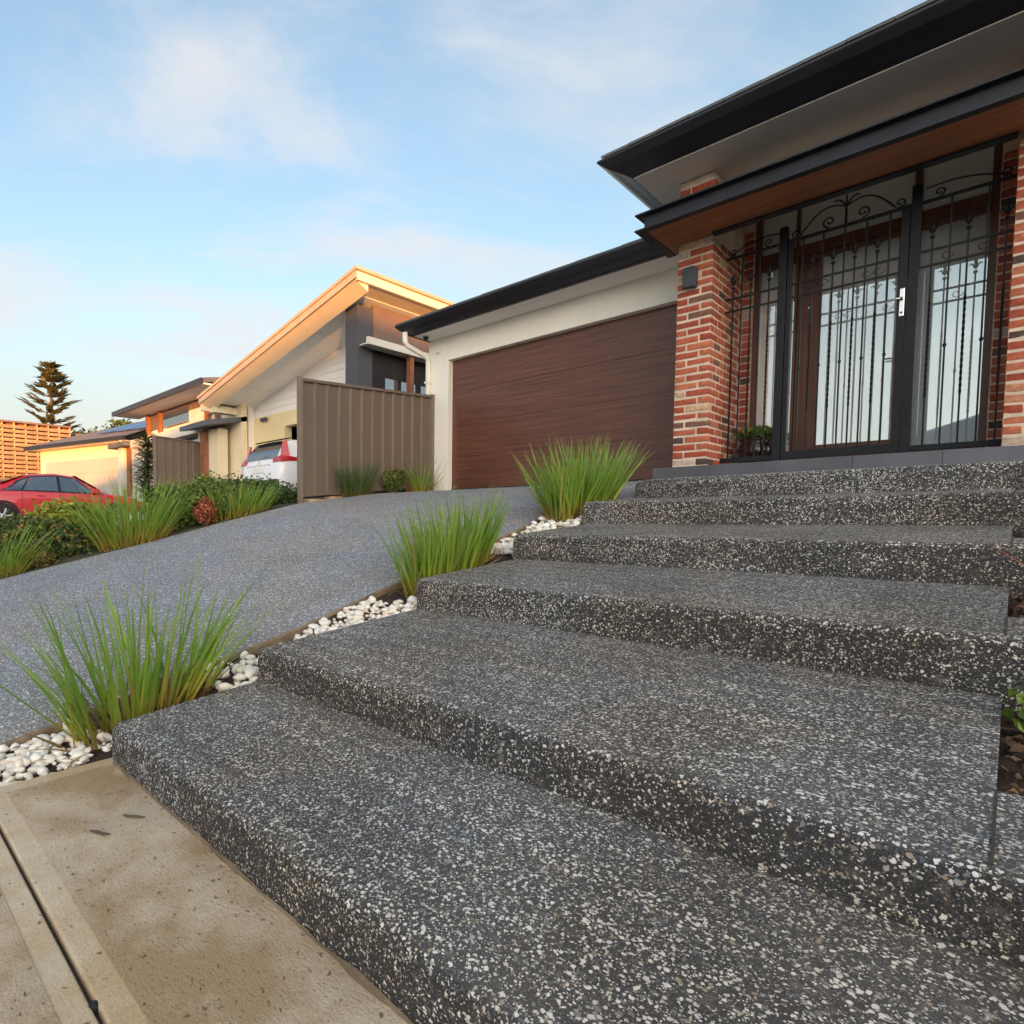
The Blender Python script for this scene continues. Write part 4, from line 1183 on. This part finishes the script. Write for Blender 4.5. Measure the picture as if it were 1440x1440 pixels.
gi = MB(); gi.add([(-15.7, wy + .06, 3.06), (-9.9, wy + .06, 3.06), (-9.9, wy + .06, nzt(-9.9) - .19), (-15.7, wy + .06, nzt(-15.7) - .19)], [(0, 1, 2, 3)])
gable = gi.build('gable_infill', 'soffit_white', nb)
for i in range(8):
    z = 3.065 + .18 * i
    xa = XLo + (z + .45 - 3.53) / sl
    if xa < -9.95: MB().box(max(xa, -15.7), -9.9, wy + .025, wy + .058, z, z + .172).build('weatherboard', 'soffit_white', gable)
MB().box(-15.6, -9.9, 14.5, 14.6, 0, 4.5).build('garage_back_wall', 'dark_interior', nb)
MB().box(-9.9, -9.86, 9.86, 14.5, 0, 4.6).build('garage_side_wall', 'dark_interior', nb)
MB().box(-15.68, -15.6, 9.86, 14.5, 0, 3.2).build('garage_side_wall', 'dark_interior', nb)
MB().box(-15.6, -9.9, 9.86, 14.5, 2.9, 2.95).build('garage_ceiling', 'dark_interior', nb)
MB().box(-9.86, -9.47, 8.55, 9.0, .2, nzt(-9.86) - .21).build('blade_wall', 'blade_grey', nb, bevel=.006)
MB().box(-9.52, -9.44, 9.0, 14.5, 3.79, nzt(-9.52) - .21).build('upper_cladding', 'cladding_brown', nb)
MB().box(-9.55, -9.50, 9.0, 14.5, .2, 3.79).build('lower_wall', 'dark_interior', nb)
MB().box(-9.5, -9.22, 8.62, 13, 3.77, 3.79).build('side_soffit', 'soffit_upper', nb)
MB().box(-9.22, -9.15, 8.58, 13, 3.74, 3.89).build('side_fascia', 'render_white', nb)
MB().box(-9.33, -9.21, 9.95, 10.07, .3, 3.77).build('timber_post', 'timber_accent', nb)
for y in (9.4, 10.6, 11.8):
    MB().box(-9.497, -9.47, y, y + 1.0, 1.3, 3.2).build('side_window', 'window_glass', nb)
fl = MB(); fl.tube([(-14.62, wy - .01, 2.98), (-14.62, wy - .09, 2.96)], .012, 8)
fl.lathe([(.05, 0), (.06, -.05), (.055, -.10), (.01, -.115)], (-14.70, wy - .10, 3.0), 14); fl.lathe([(.05, 0), (.06, -.05), (.055, -.10), (.01, -.115)], (-14.52, wy - .10, 3.0), 14)
fl.build('twin_floodlight', 'lamp_grey', nb)
MB().box(-15.55, -15.47, wy - .05, wy, 1.9, 2.06).build('wall_sconce', 'lamp_grey', nb)

# house with timber accents behind the farther fence
h3 = empty('timber_trim_house', (-20, 8.6, .2), 'dark roofed house with white portal and timber posts', 'house', 'houses along the street')
y3 = 8.6
def eave3(x0, x1, y, z, mat, dep=8, rise=10, name='roof'):
    k = math.tan(R(rise))
    MB().hexa([(x0, y, z - .04), (x1, y, z - .04), (x1, y + dep, z + k * dep - .04), (x0, y + dep, z + k * dep - .04)], [(x0, y, z + .10), (x1, y, z + .10), (x1, y + dep, z + k * dep + .10), (x0, y + dep, z + k * dep + .10)]).build(name, mat, h3)
    MB().box(x0 - .03, x1, y - .08, y, z - .08, z + .09).build('gutter', 'gutter_dark', h3)
eave3(-23.7, -16.2, 8.4, 4.18, 'roof_dark')
MB().box(-23.6, -16.2, 8.42, 9.35, 4.09, 4.13).build('soffit', 'soffit_upper', h3)
MB().box(-22.6, -16.2, 9.3, 9.5, 3.5, 4.09).build('upper_wall', 'cladding_brown', h3)
MB().box(-22.6, -15.3, 9.4, 9.6, .1, 3.5).build('front_wall', 'soffit_upper', h3)
for xx in (-22.5, -21.4, -17.7, -17.0): MB().box(xx, xx + .18, 9.2, 9.3, 3.0, 4.09).build('timber_post', 'timber_accent', h3)
MB().box(-21.0, -18.9, 9.25, 9.3, 3.45, 3.95).build('highlight_window', 'window_glass', h3)
MB().box(-18.8, -17.75, 9.2, 9.3, 3.3, 3.75).build('render_panel', 'render_white', h3)
MB().box(-22.45, -21.0, 8.6, 8.95, -.1, 2.74).build('portal_pier', 'render_white', h3)
MB().box(-22.45, -16.5, 8.55, 9.0, 2.74, 3.05).build('portal_beam', 'render_white', h3)
MB().box(-18.95, -17.0, 8.9, 8.95, 2.3, 2.72).build('portal_window', 'window_glass', h3)
MB().box(-17.0, -15.75, 8.62, 8.95, -.1, 2.74).build('portal_pier', 'render_warm', h3)
MB().hexa([(-17.0, 8.0, 2.72), (-15.2, 8.0, 2.72), (-15.2, 9.3, 2.95), (-17.0, 9.3, 2.95)], [(-17.0, 8.0, 2.86), (-15.2, 8.0, 2.86), (-15.2, 9.3, 3.09), (-17.0, 9.3, 3.09)]).build('low_roof', 'roof_dark', h3)
MB().box(-16.2, -15.2, 9.1, 9.3, -.1, 3.9).build('link_wall', 'render_warm', h3)
MB().box(-16.55, -16.3, 8.45, 8.6, .2, 2.72).build('timber_post', 'timber_accent', h3)
MB().box(-24.2, -22.47, 8.3, 9.3, 2.86, 3.02).build('side_eave', 'roof_dark', h3)
MB().box(-23.6, -23.2, 8.5, 8.9, -.2, 2.86).build('render_column', 'render_white', h3)
MB().box(-23.6, -22.5, 8.95, 9.15, -.2, 2.86).build('side_wall', 'render_warm', h3)
MB().box(-23.0, -22.75, 8.6, 8.88, -.2, 2.86).build('timber_door_frame', 'timber_accent', h3)

# far garage house with the tiled hip roof
h4 = empty('far_garage_house', (-24.6, 9, -.1), 'far house with wide garage door and brown tiled roof with solar panels', 'house', 'houses along the street')
MB().box(-31.0, -24.5, 9.3, 9.6, -.6, 3.30).build('front_wall', 'render_warm', h4)
MB().box(-24.8, -24.5, 9.61, 15, -.6, 3.30).build('side_wall', 'render_warm', h4)
gdo = MB().box(-30.5, -25.1, 9.27, 9.32, -.4, 2.72).build('garage_door', 'door_grey', h4)
for i in range(5): MB().box(-30.5, -25.1, 9.25, 9.275, -.3 + .6 * i, .28 + .6 * i).build('door_panel', 'door_grey', gdo)
MB().box(-31.5, -24.2, 8.78, 8.92, 3.30, 3.47).build('gutter', 'gutter_dark', h4)
MB().box(-31.45, -24.2, 8.92, 9.3, 3.28, 3.30).build('soffit', 'soffit_white', h4)
rr_ = MB(); k4 = 1.75 / 4.6; rr_.add([(-31.5, 8.8, 3.46), (-24.0, 8.8, 3.46), (-24.0, 13.4, 5.21), (-26.9, 13.4, 5.21), (-31.5, 18, 3.46)], [(0, 1, 2, 3), (0, 3, 4)])
rf4 = rr_.build('roof', 'roof_brown', h4)
for i in range(3):
    for j in range(2):
        x0 = -27.4 + i * 1.12; ya = 9.9 + j * 1.62; yb = ya + 1.56
        if x0 - .3 < -31.5 + (yb - 8.8): continue
        za, zb_ = 3.46 + k4 * (ya - 8.8), 3.46 + k4 * (yb - 8.8)
        MB().hexa([(x0, ya, za + .04), (x0 + 1.06, ya, za + .04), (x0 + 1.06, yb, zb_ + .04), (x0, yb, zb_ + .04)], [(x0, ya, za + .09), (x0 + 1.06, ya, za + .09), (x0 + 1.06, yb, zb_ + .09), (x0, yb, zb_ + .09)]).build('solar_panel', 'solar_glass', rf4)
MB().tube([(-24.5, 8.85, 3.35), (-24.5, 9.0, 3.1), (-24.55, 9.22, 2.9), (-24.55, 9.22, 0)], .05, 10).build('downpipe', 'render_warm', h4, smooth=True)
bpy.data.objects['far_garage_house'].rotation_euler = (0, 0, R(17))
for x0 in (-27.9, -25.6):
    b_ = empty('letterbox_pillar', (x0, 7.2, -.2), ('left' if x0 < -27 else 'right') + ' one of two brown brick pillars before the far garage', 'pillar', 'brick pillars before the far garage')
    MB().box(x0 - .22, x0 + .22, 7.0, 7.4, -.6, 1.62).build('shaft', 'cladding_brown', b_, bevel=.01)
    MB().box(x0 - .25, x0 + .25, 6.97, 7.43, 1.62, 1.68).build('cap', 'cladding_brown', b_, bevel=.01)

# hit-and-miss brick screen facing the sun
bs = empty('brick_screen', (-36, 9, 0), 'orange lit open brick screen wall at the left edge', 'wall')
SX = -36.0
MB().box(SX - .6, SX - .3, 6.3, 10.3, -.8, 5.3).build('backing_wall', 'timber_accent', bs)
sb = [brick_mesh(.2, .50, .17, 70 + i) for i in range(2)]
plain('screen_brick', (.33, .235, .14), .85, .2, 4, .4, 30, rnd=.3)
for m_ in sb: m_.materials.clear(); m_.materials.append(MATS['screen_brick'])
for r_ in range(24):
    for c_ in range(7):
        o = bpy.data.objects.new('brick', sb[(r_ + c_) % 2]); o.location = (SX - .1 + (.05 if (r_ + c_) % 2 else 0), 6.55 + c_ * .57, -.4 + r_ * .238); put(o, bs)
for c_ in range(8): MB().box(SX - .3, SX - .02, 6.24 + c_ * .57, 6.30 + c_ * .57, -.8, 5.3).build('upright', 'sandstone', bs)
MB().box(SX - .7, SX + .02, 6.2, 10.35, 5.3, 5.4).build('coping', 'cladding_brown', bs)
fh = empty('far_side_house', (-45, 12, 0), 'cream wall of the house behind the open brick screen', 'house', 'houses along the street')
MB().box(-46, -37, 10.4, 16, -.6, 5.0).build('wall', 'render_cream', fh); MB().box(-46.3, -36.7, 10.1, 16.3, 5.0, 5.12).build('roof', 'roof_brown', fh)
MB().box(-50, -36.7, 6.6, 10.3, -.6, 4.9).build('grey_wall', 'blade_grey', fh)

# ------------------------------------------------------------------ cars
def car(name, loc, rotz, st, paintm, label, group, kind):
    """st: stations (x, zlow, zbelt, ztop, wlow, wbelt, wtop); front = +x"""
    e = empty(name, loc, label, 'car', group)
    e.rotation_euler = (0, 0, rotz)
    def interp(x):
        for a, b in zip(st, st[1:]):
            if a[0] <= x <= b[0]:
                t = (x - a[0]) / (b[0] - a[0]); return [p + (q - p) * t for p, q in zip(a, b)]
        return list(st[0] if x < st[0][0] else st[-1])
    def section(s):
        x, zl_, zb_, zt_, wl_, wb_, wt_ = s
        zm = zl_ + (zb_ - zl_) * .55
        h = [(0, zt_ + .015), (wt_ * .55, zt_ + .008), (wt_ * .92, zt_ - .02), (wt_, zt_ - .055 if zt_ - zb_ > .12 else zt_ - .02), (wb_ * .985, zb_ + .012), (wb_, zb_ - .02), (max(wb_, wl_) * 1.015, zm), (wl_, zl_ + .08), (wl_ * .94, zl_), (0, zl_)]
        return [(x, y, z) for y, z in h] + [(x, -y, z) for y, z in h[-2:0:-1]]
    rows = []
    for a, b in zip(st, st[1:]):
        n = max(1, int((b[0] - a[0]) / .12))
        for i in range(n): rows.append(section([p + (q - p) * i / n for p, q in zip(a, b)]))
    rows.append(section(st[-1]))
    m = MB(); n = len(rows[0])
    m.sheet([r + [r[0]] for r in rows]); m.add(rows[0], [tuple(range(n))]); m.add(rows[-1], [tuple(range(n))])
    local = Matrix.LocRotScale(Vector(loc), e.rotation_euler, None)
    def bld(mb, nm, mat, par=e, **k):
        mb.v = [tuple(local @ Vector(p)) for p in mb.v]; return mb.build(nm, mat, par, **k)
    body = bld(m, 'body', paintm, smooth=True)
    bmx = bmesh.new(); bmx.from_mesh(body.data); bmesh.ops.remove_doubles(bmx, verts=bmx.verts, dist=.0005); bmx.to_mesh(body.data); bmx.free()
    sp = body.modifiers.new('split', 'EDGE_SPLIT'); sp.split_angle = R(38)
    def side_pt(x, t, s, off=.006):
        _, zl_, zb_, zt_, wl_, wb_, wt_ = interp(x)
        y = wb_ * .985 + (wt_ - wb_ * .985) * t; z = zb_ + .012 + (zt_ - .055 - zb_ - .012) * t
        return (x, s * (y + off), z + off * .3)
    def pane(poly, s, nm='side_window', mat='car_glass', off=.007):
        # poly: four corners (x at belt rear, belt front, roof front, roof rear) with t range
        (xa, xb, xc, xd, t0, t1) = poly
        rows_ = []
        for i in range(5):
            t = i / 4; tt = t0 + (t1 - t0) * t
            l_, r_ = xa + (xd - xa) * t, xb + (xc - xb) * t
            rows_.append([side_pt(l_ + (r_ - l_) * j / 10, tt, s, off) for j in range(11)])
        bld(MB().sheet(rows_), nm, mat, fix=False)
    def wheel(x, y, r):
        w_ = MB().lathe([(r * .62, -.1), (r * .92, -.105), (r, -.08), (r, .08), (r * .92, .105), (r * .62, .1)], (x, y, r), 28, 'y')
        t_ = bld(w_, 'wheel', 'rubber', smooth=True)
        s = 1 if y > 0 else -1
        rim = MB().lathe([(r * .64, -.02), (r * .64, .02)], (x, y + s * .07, r), 24, 'y')
        for k in range(5):
            a = k * 6.283 / 5
            rim.tube([(x, y + s * .10, r), (x + r * .6 * math.cos(a), y + s * .10, r + r * .6 * math.sin(a))], .03, 6)
        bld(rim, 'rim', 'chrome', t_)
        arch = MB()
        pts = [(x + (r * 1.12) * math.cos(a), y + s * .085, r + (r * 1.12) * math.sin(a)) for a in np.linspace(-.25, math.pi + .25, 20)]
        arch.tube(pts, .03, 6); bld(arch, 'wheel_arch', 'plastic_black')
    return e, bld, pane, wheel, interp, side_pt

# red sedan on the next driveway
st = [(-2.32, .40, .80, .86, .70, .72, .60), (-2.22, .28, .88, .97, .82, .84, .70), (-1.75, .24, .93, 1.02, .88, .90, .74), (-1.35, .24, .94, 1.16, .89, .91, .70), (-.75, .22, .94, 1.41, .90, .92, .62), (-.1, .20, .93, 1.46, .90, .92, .60), (.35, .20, .92, 1.41, .90, .92, .62), (1.05, .22, .90, 1.02, .90, .91, .74), (1.2, .22, .89, .97, .90, .91, .76), (1.9, .24, .80, .88, .87, .88, .74), (2.25, .28, .66, .74, .76, .78, .62), (2.34, .36, .60, .64, .62, .64, .5)]
e, bld, pane, wheel, itp, spt = car('red_car', (-17.6, 4.55, -.20), R(90), st, 'car_red', 'red sedan parked in front of the far garage', 'parked cars', 'sedan')
def side_line(x, s, z0, z1):
    _, zl_, zb_, zt_, wl_, wb_, wt_ = itp(x)
    zm = zl_ + (zb_ - zl_) * .55
    pr = [(zl_ + .08, wl_), (zm, max(wb_, wl_) * 1.015), (zb_ - .02, wb_)]
    return [(x, s * (lerp_tab(pr, z) + .001), z) for z in frange(z0, z1, 8)]
for s in (-1, 1):
    pane((-1.53, 1.06, .44, -1.06, -.02, .99), s, 'window_surround', 'plastic_black', .003)
    for xx in (-.98, -.07, .95): bld(MB().tube(side_line(xx, s, .32, .90), .005, 5), 'door_gap', 'plastic_black')
    bld(MB().tube([side_line(xx, s, .55, .56)[0] for xx in frange(-1.0, .95, 10)], .010, 5), 'side_trim', 'car_red')
    pane((-1.45, -1.02, -.80, -.98, .06, .88), s, 'quarter_window'); pane((-.96, -.12, -.10, -.74, .06, .92), s); pane((-.04, .98, .36, -.03, .06, .92), s)
    wheel(-1.42, s * .84, .32); wheel(1.38, s * .84, .32)
    bld(MB().box(.72, .92, s * .93 - .06, s * .93 + .10 * 0 + .06, .93, 1.06), 'mirror', 'car_red', bevel=.02)
    bld(MB().box(-2.28, -2.0, s * .72 - .1, s * .72 + .1, .70, .86), 'taillight', 'light_red', bevel=.02)
    bld(MB().box(2.0, 2.26, s * .66 - .12, s * .66 + .12, .58, .70), 'headlight', 'light_clear', bevel=.03)
    for xx in (-.55, .30): bld(MB().box(xx - .1, xx + .1, s * .925 - .012, s * .925 + .012, .82, .85), 'door_handle', 'car_red', bevel=.005)
wsd = [[(.40 + .62 * t, y * (.55 + .16 * t), 1.425 - .385 * t) for y in (-1, -.5, 0, .5, 1)] for t in (0, .5, 1)]
bld(MB().sheet(wsd), 'windscreen', 'car_glass', fix=False)
rsd = [[(-.80 - .62 * t, y * (.55 + .13 * t), 1.425 - .25 * t) for y in (-1, -.5, 0, .5, 1)] for t in (0, .5, 1)]
bld(MB().sheet(rsd), 'rear_window', 'car_glass', fix=False)

# white suv, its tail towards the street
st = [(-2.28, .45, .80, .95, .78, .80, .70), (-2.22, .40, 1.02, 1.10, .86, .88, .76), (-2.12, .36, 1.08, 1.30, .90, .91, .72), (-1.88, .32, 1.09, 1.58, .92, .93, .66), (-1.6, .30, 1.08, 1.64, .92, .93, .64), (-.6, .28, 1.04, 1.68, .92, .93, .64), (.3, .28, 1.02, 1.62, .92, .93, .64), (1.05, .28, 1.0, 1.10, .92, .92, .76), (1.3, .28, .98, 1.05, .92, .92, .78), (2.0, .32, .88, .94, .88, .88, .74), (2.26, .4, .72, .78, .74, .74, .62)]
e, bld, pane, wheel, itp, spt = car('white_suv', (-12.35, 10.15, .36), R(90), st, 'car_white', 'white hatch tailed car parked in the neighbouring carport', 'parked cars', 'suv')
for s in (-1, 1):
    pane((-1.80, 1.06, .40, -1.56, -.02, .98), s, 'window_surround', 'plastic_black', .003)
    pane((-1.72, -.98, -.98, -1.50, .10, .80), s, 'quarter_window'); pane((-.92, .0, .0, -.92, .06, .90), s); pane((.06, 1.0, .34, .06, .06, .90), s)
    wheel(-1.4, s * .86, .35); wheel(1.35, s * .86, .35)
    # taillight: upright beside the window, then a blade along the flank
    tl = MB()
    tl.add([(-2.245, s * .60, 1.02), (-2.225, s * .895, 1.03), (-2.02, s * .925, 1.05), (-1.55, s * .945, 1.085), (-1.62, s * .935, 1.135), (-2.0, s * .915, 1.16), (-1.98, s * .80, 1.55), (-2.06, s * .72, 1.54), (-2.16, s * .79, 1.18), (-2.235, s * .60, 1.10)],
           [(0, 1, 8, 9), (1, 2, 5, 8), (2, 3, 4, 5), (8, 5, 6, 7)])
    t_ = bld(tl, 'taillight', 'light_red', fix=False)
    so = t_.modifiers.new('thick', 'SOLIDIFY'); so.thickness = .05; so.offset = 0
def rear_x(z): return lerp_tab([(1.10, -2.235), (1.115, -2.222), (1.315, -2.12), (1.595, -1.88), (1.655, -1.60)], z) - .014
rw = [[(rear_x(z + .012 * (1 - y * y)) + .008 * y * y - .012, y * (.70 - .22 * (z - 1.13)), z) for y in (-1, -.7, -.35, 0, .35, .7, 1)] for z in (1.135, 1.2, 1.28, 1.36, 1.44, 1.52, 1.57)]
bld(MB().sheet(rw), 'rear_window', 'car_glass', fix=False)
bld(MB().prism([(-2.0, 1.612), (-1.72, 1.672), (-1.70, 1.65), (-1.97, 1.585)], 'y', -.60, .60), 'spoiler', 'plastic_black', bevel=.008)
bld(MB().box(-2.30, -2.24, -.27, .27, .80, .93), 'number_plate', 'plastic_white')
bld(MB().box(-2.285, -2.235, -.55, .55, .965, .995), 'tailgate_trim', 'chrome')
bld(MB().box(-2.34, -2.16, -.84, .84, .42, .62), 'bumper', 'plastic_black', bevel=.04)
bld(MB().tube([(-2.215, .05, 1.14), (-2.20, -.25, 1.19), (-2.17, -.42, 1.22)], .012, 6), 'rear_wiper', 'plastic_black')
bld(MB().lathe([(.045, -.01), (.045, .01)], (-2.262, 0, 1.05), 16, 'x'), 'badge', 'chrome')

# ------------------------------------------------------------------ houses across the street (they shade the steps and show in the glass)
def opposite(name, x0, x1, y0, y1, eave, ridge, wallm, roofm, label, storeys):
    e = empty(name, ((x0 + x1) / 2, y1, -1.2), label, 'house', 'houses across the street')
    MB().box(x0, x1, y0, y1, -1.35, eave).build('wall', wallm, e)
    o = .5; h = (y1 - y0) / 2 + o
    m = MB(); a, b, c_, d = (x0 - o, y0 - o, eave), (x1 + o, y0 - o, eave), (x1 + o, y1 + o, eave), (x0 - o, y1 + o, eave)
    p, q = (x0 - o + h, (y0 + y1) / 2, ridge), (x1 + o - h, (y0 + y1) / 2, ridge)
    m.add([a, b, c_, d, p, q], [(0, 1, 5, 4), (1, 2, 5), (2, 3, 4, 5), (3, 0, 4), (0, 3, 2, 1)])
    m.build('roof', roofm, e)
    n = max(2, int((x1 - x0) / 3.5))
    for s in range(storeys):
        for i in range(n):
            cx = x0 + (i + .5) * (x1 - x0) / n; zz = -.2 + s * 2.9
            if s == 0 and i == 0:
                MB().box(cx - .5, cx + .5, y1, y1 + .05, -1.2, .95).build('door', 'timber_accent', e)
            else:
                f = MB().box(cx - .8, cx + .8, y1 + .0, y1 + .05, zz, zz + 1.3).build('window', 'render_white', e)
                MB().box(cx - .73, cx + .73, y1 + .04, y1 + .06, zz + .07, zz + 1.23).build('pane', 'window_glass', f)
opposite('opposite_house', -5.6, 9, -24, -14, 2.0, 4.6, 'render_white', 'roof_dark', 'single storey house mirrored in the entrance glass', 1)
opposite('opposite_house', 23.8, 58, -27, -13, 4.6, 7.1, 'render_cream', 'roof_dark', 'two storey house across the street that shades the steps', 2)

# ------------------------------------------------------------------ small things on the footpath
def twig(pts, label):
    t = empty('twig', pts[0], label, 'twig', 'bits of bark on the footpath')
    MB().tube(pts, [.003] + [.0055] * (len(pts) - 2) + [.002], 6).build('stick', 'bark', t)
def fp(x, y, z=.008): return (x, y, Z0 + z)
twig([fp(-1.95, .585), fp(-1.93, .60), fp(-1.905, .61), fp(-1.885, .628)], 'dark curled bit of bark on the footpath nearest the lowest step corner')
twig([fp(-1.98, .705), fp(-1.955, .72), fp(-1.94, .735), fp(-1.915, .755)], 'thin dark twig on the footpath beside the lowest step')
jp = empty('joint_plug', (-1.245, .373, Z0), 'small round black plug in the footpath joint', 'plug')
MB().lathe([(.011, -.02), (.011, -.004), (.008, -.002)], (-1.245, .373, Z0), 14).build('disc', 'rubber', jp)
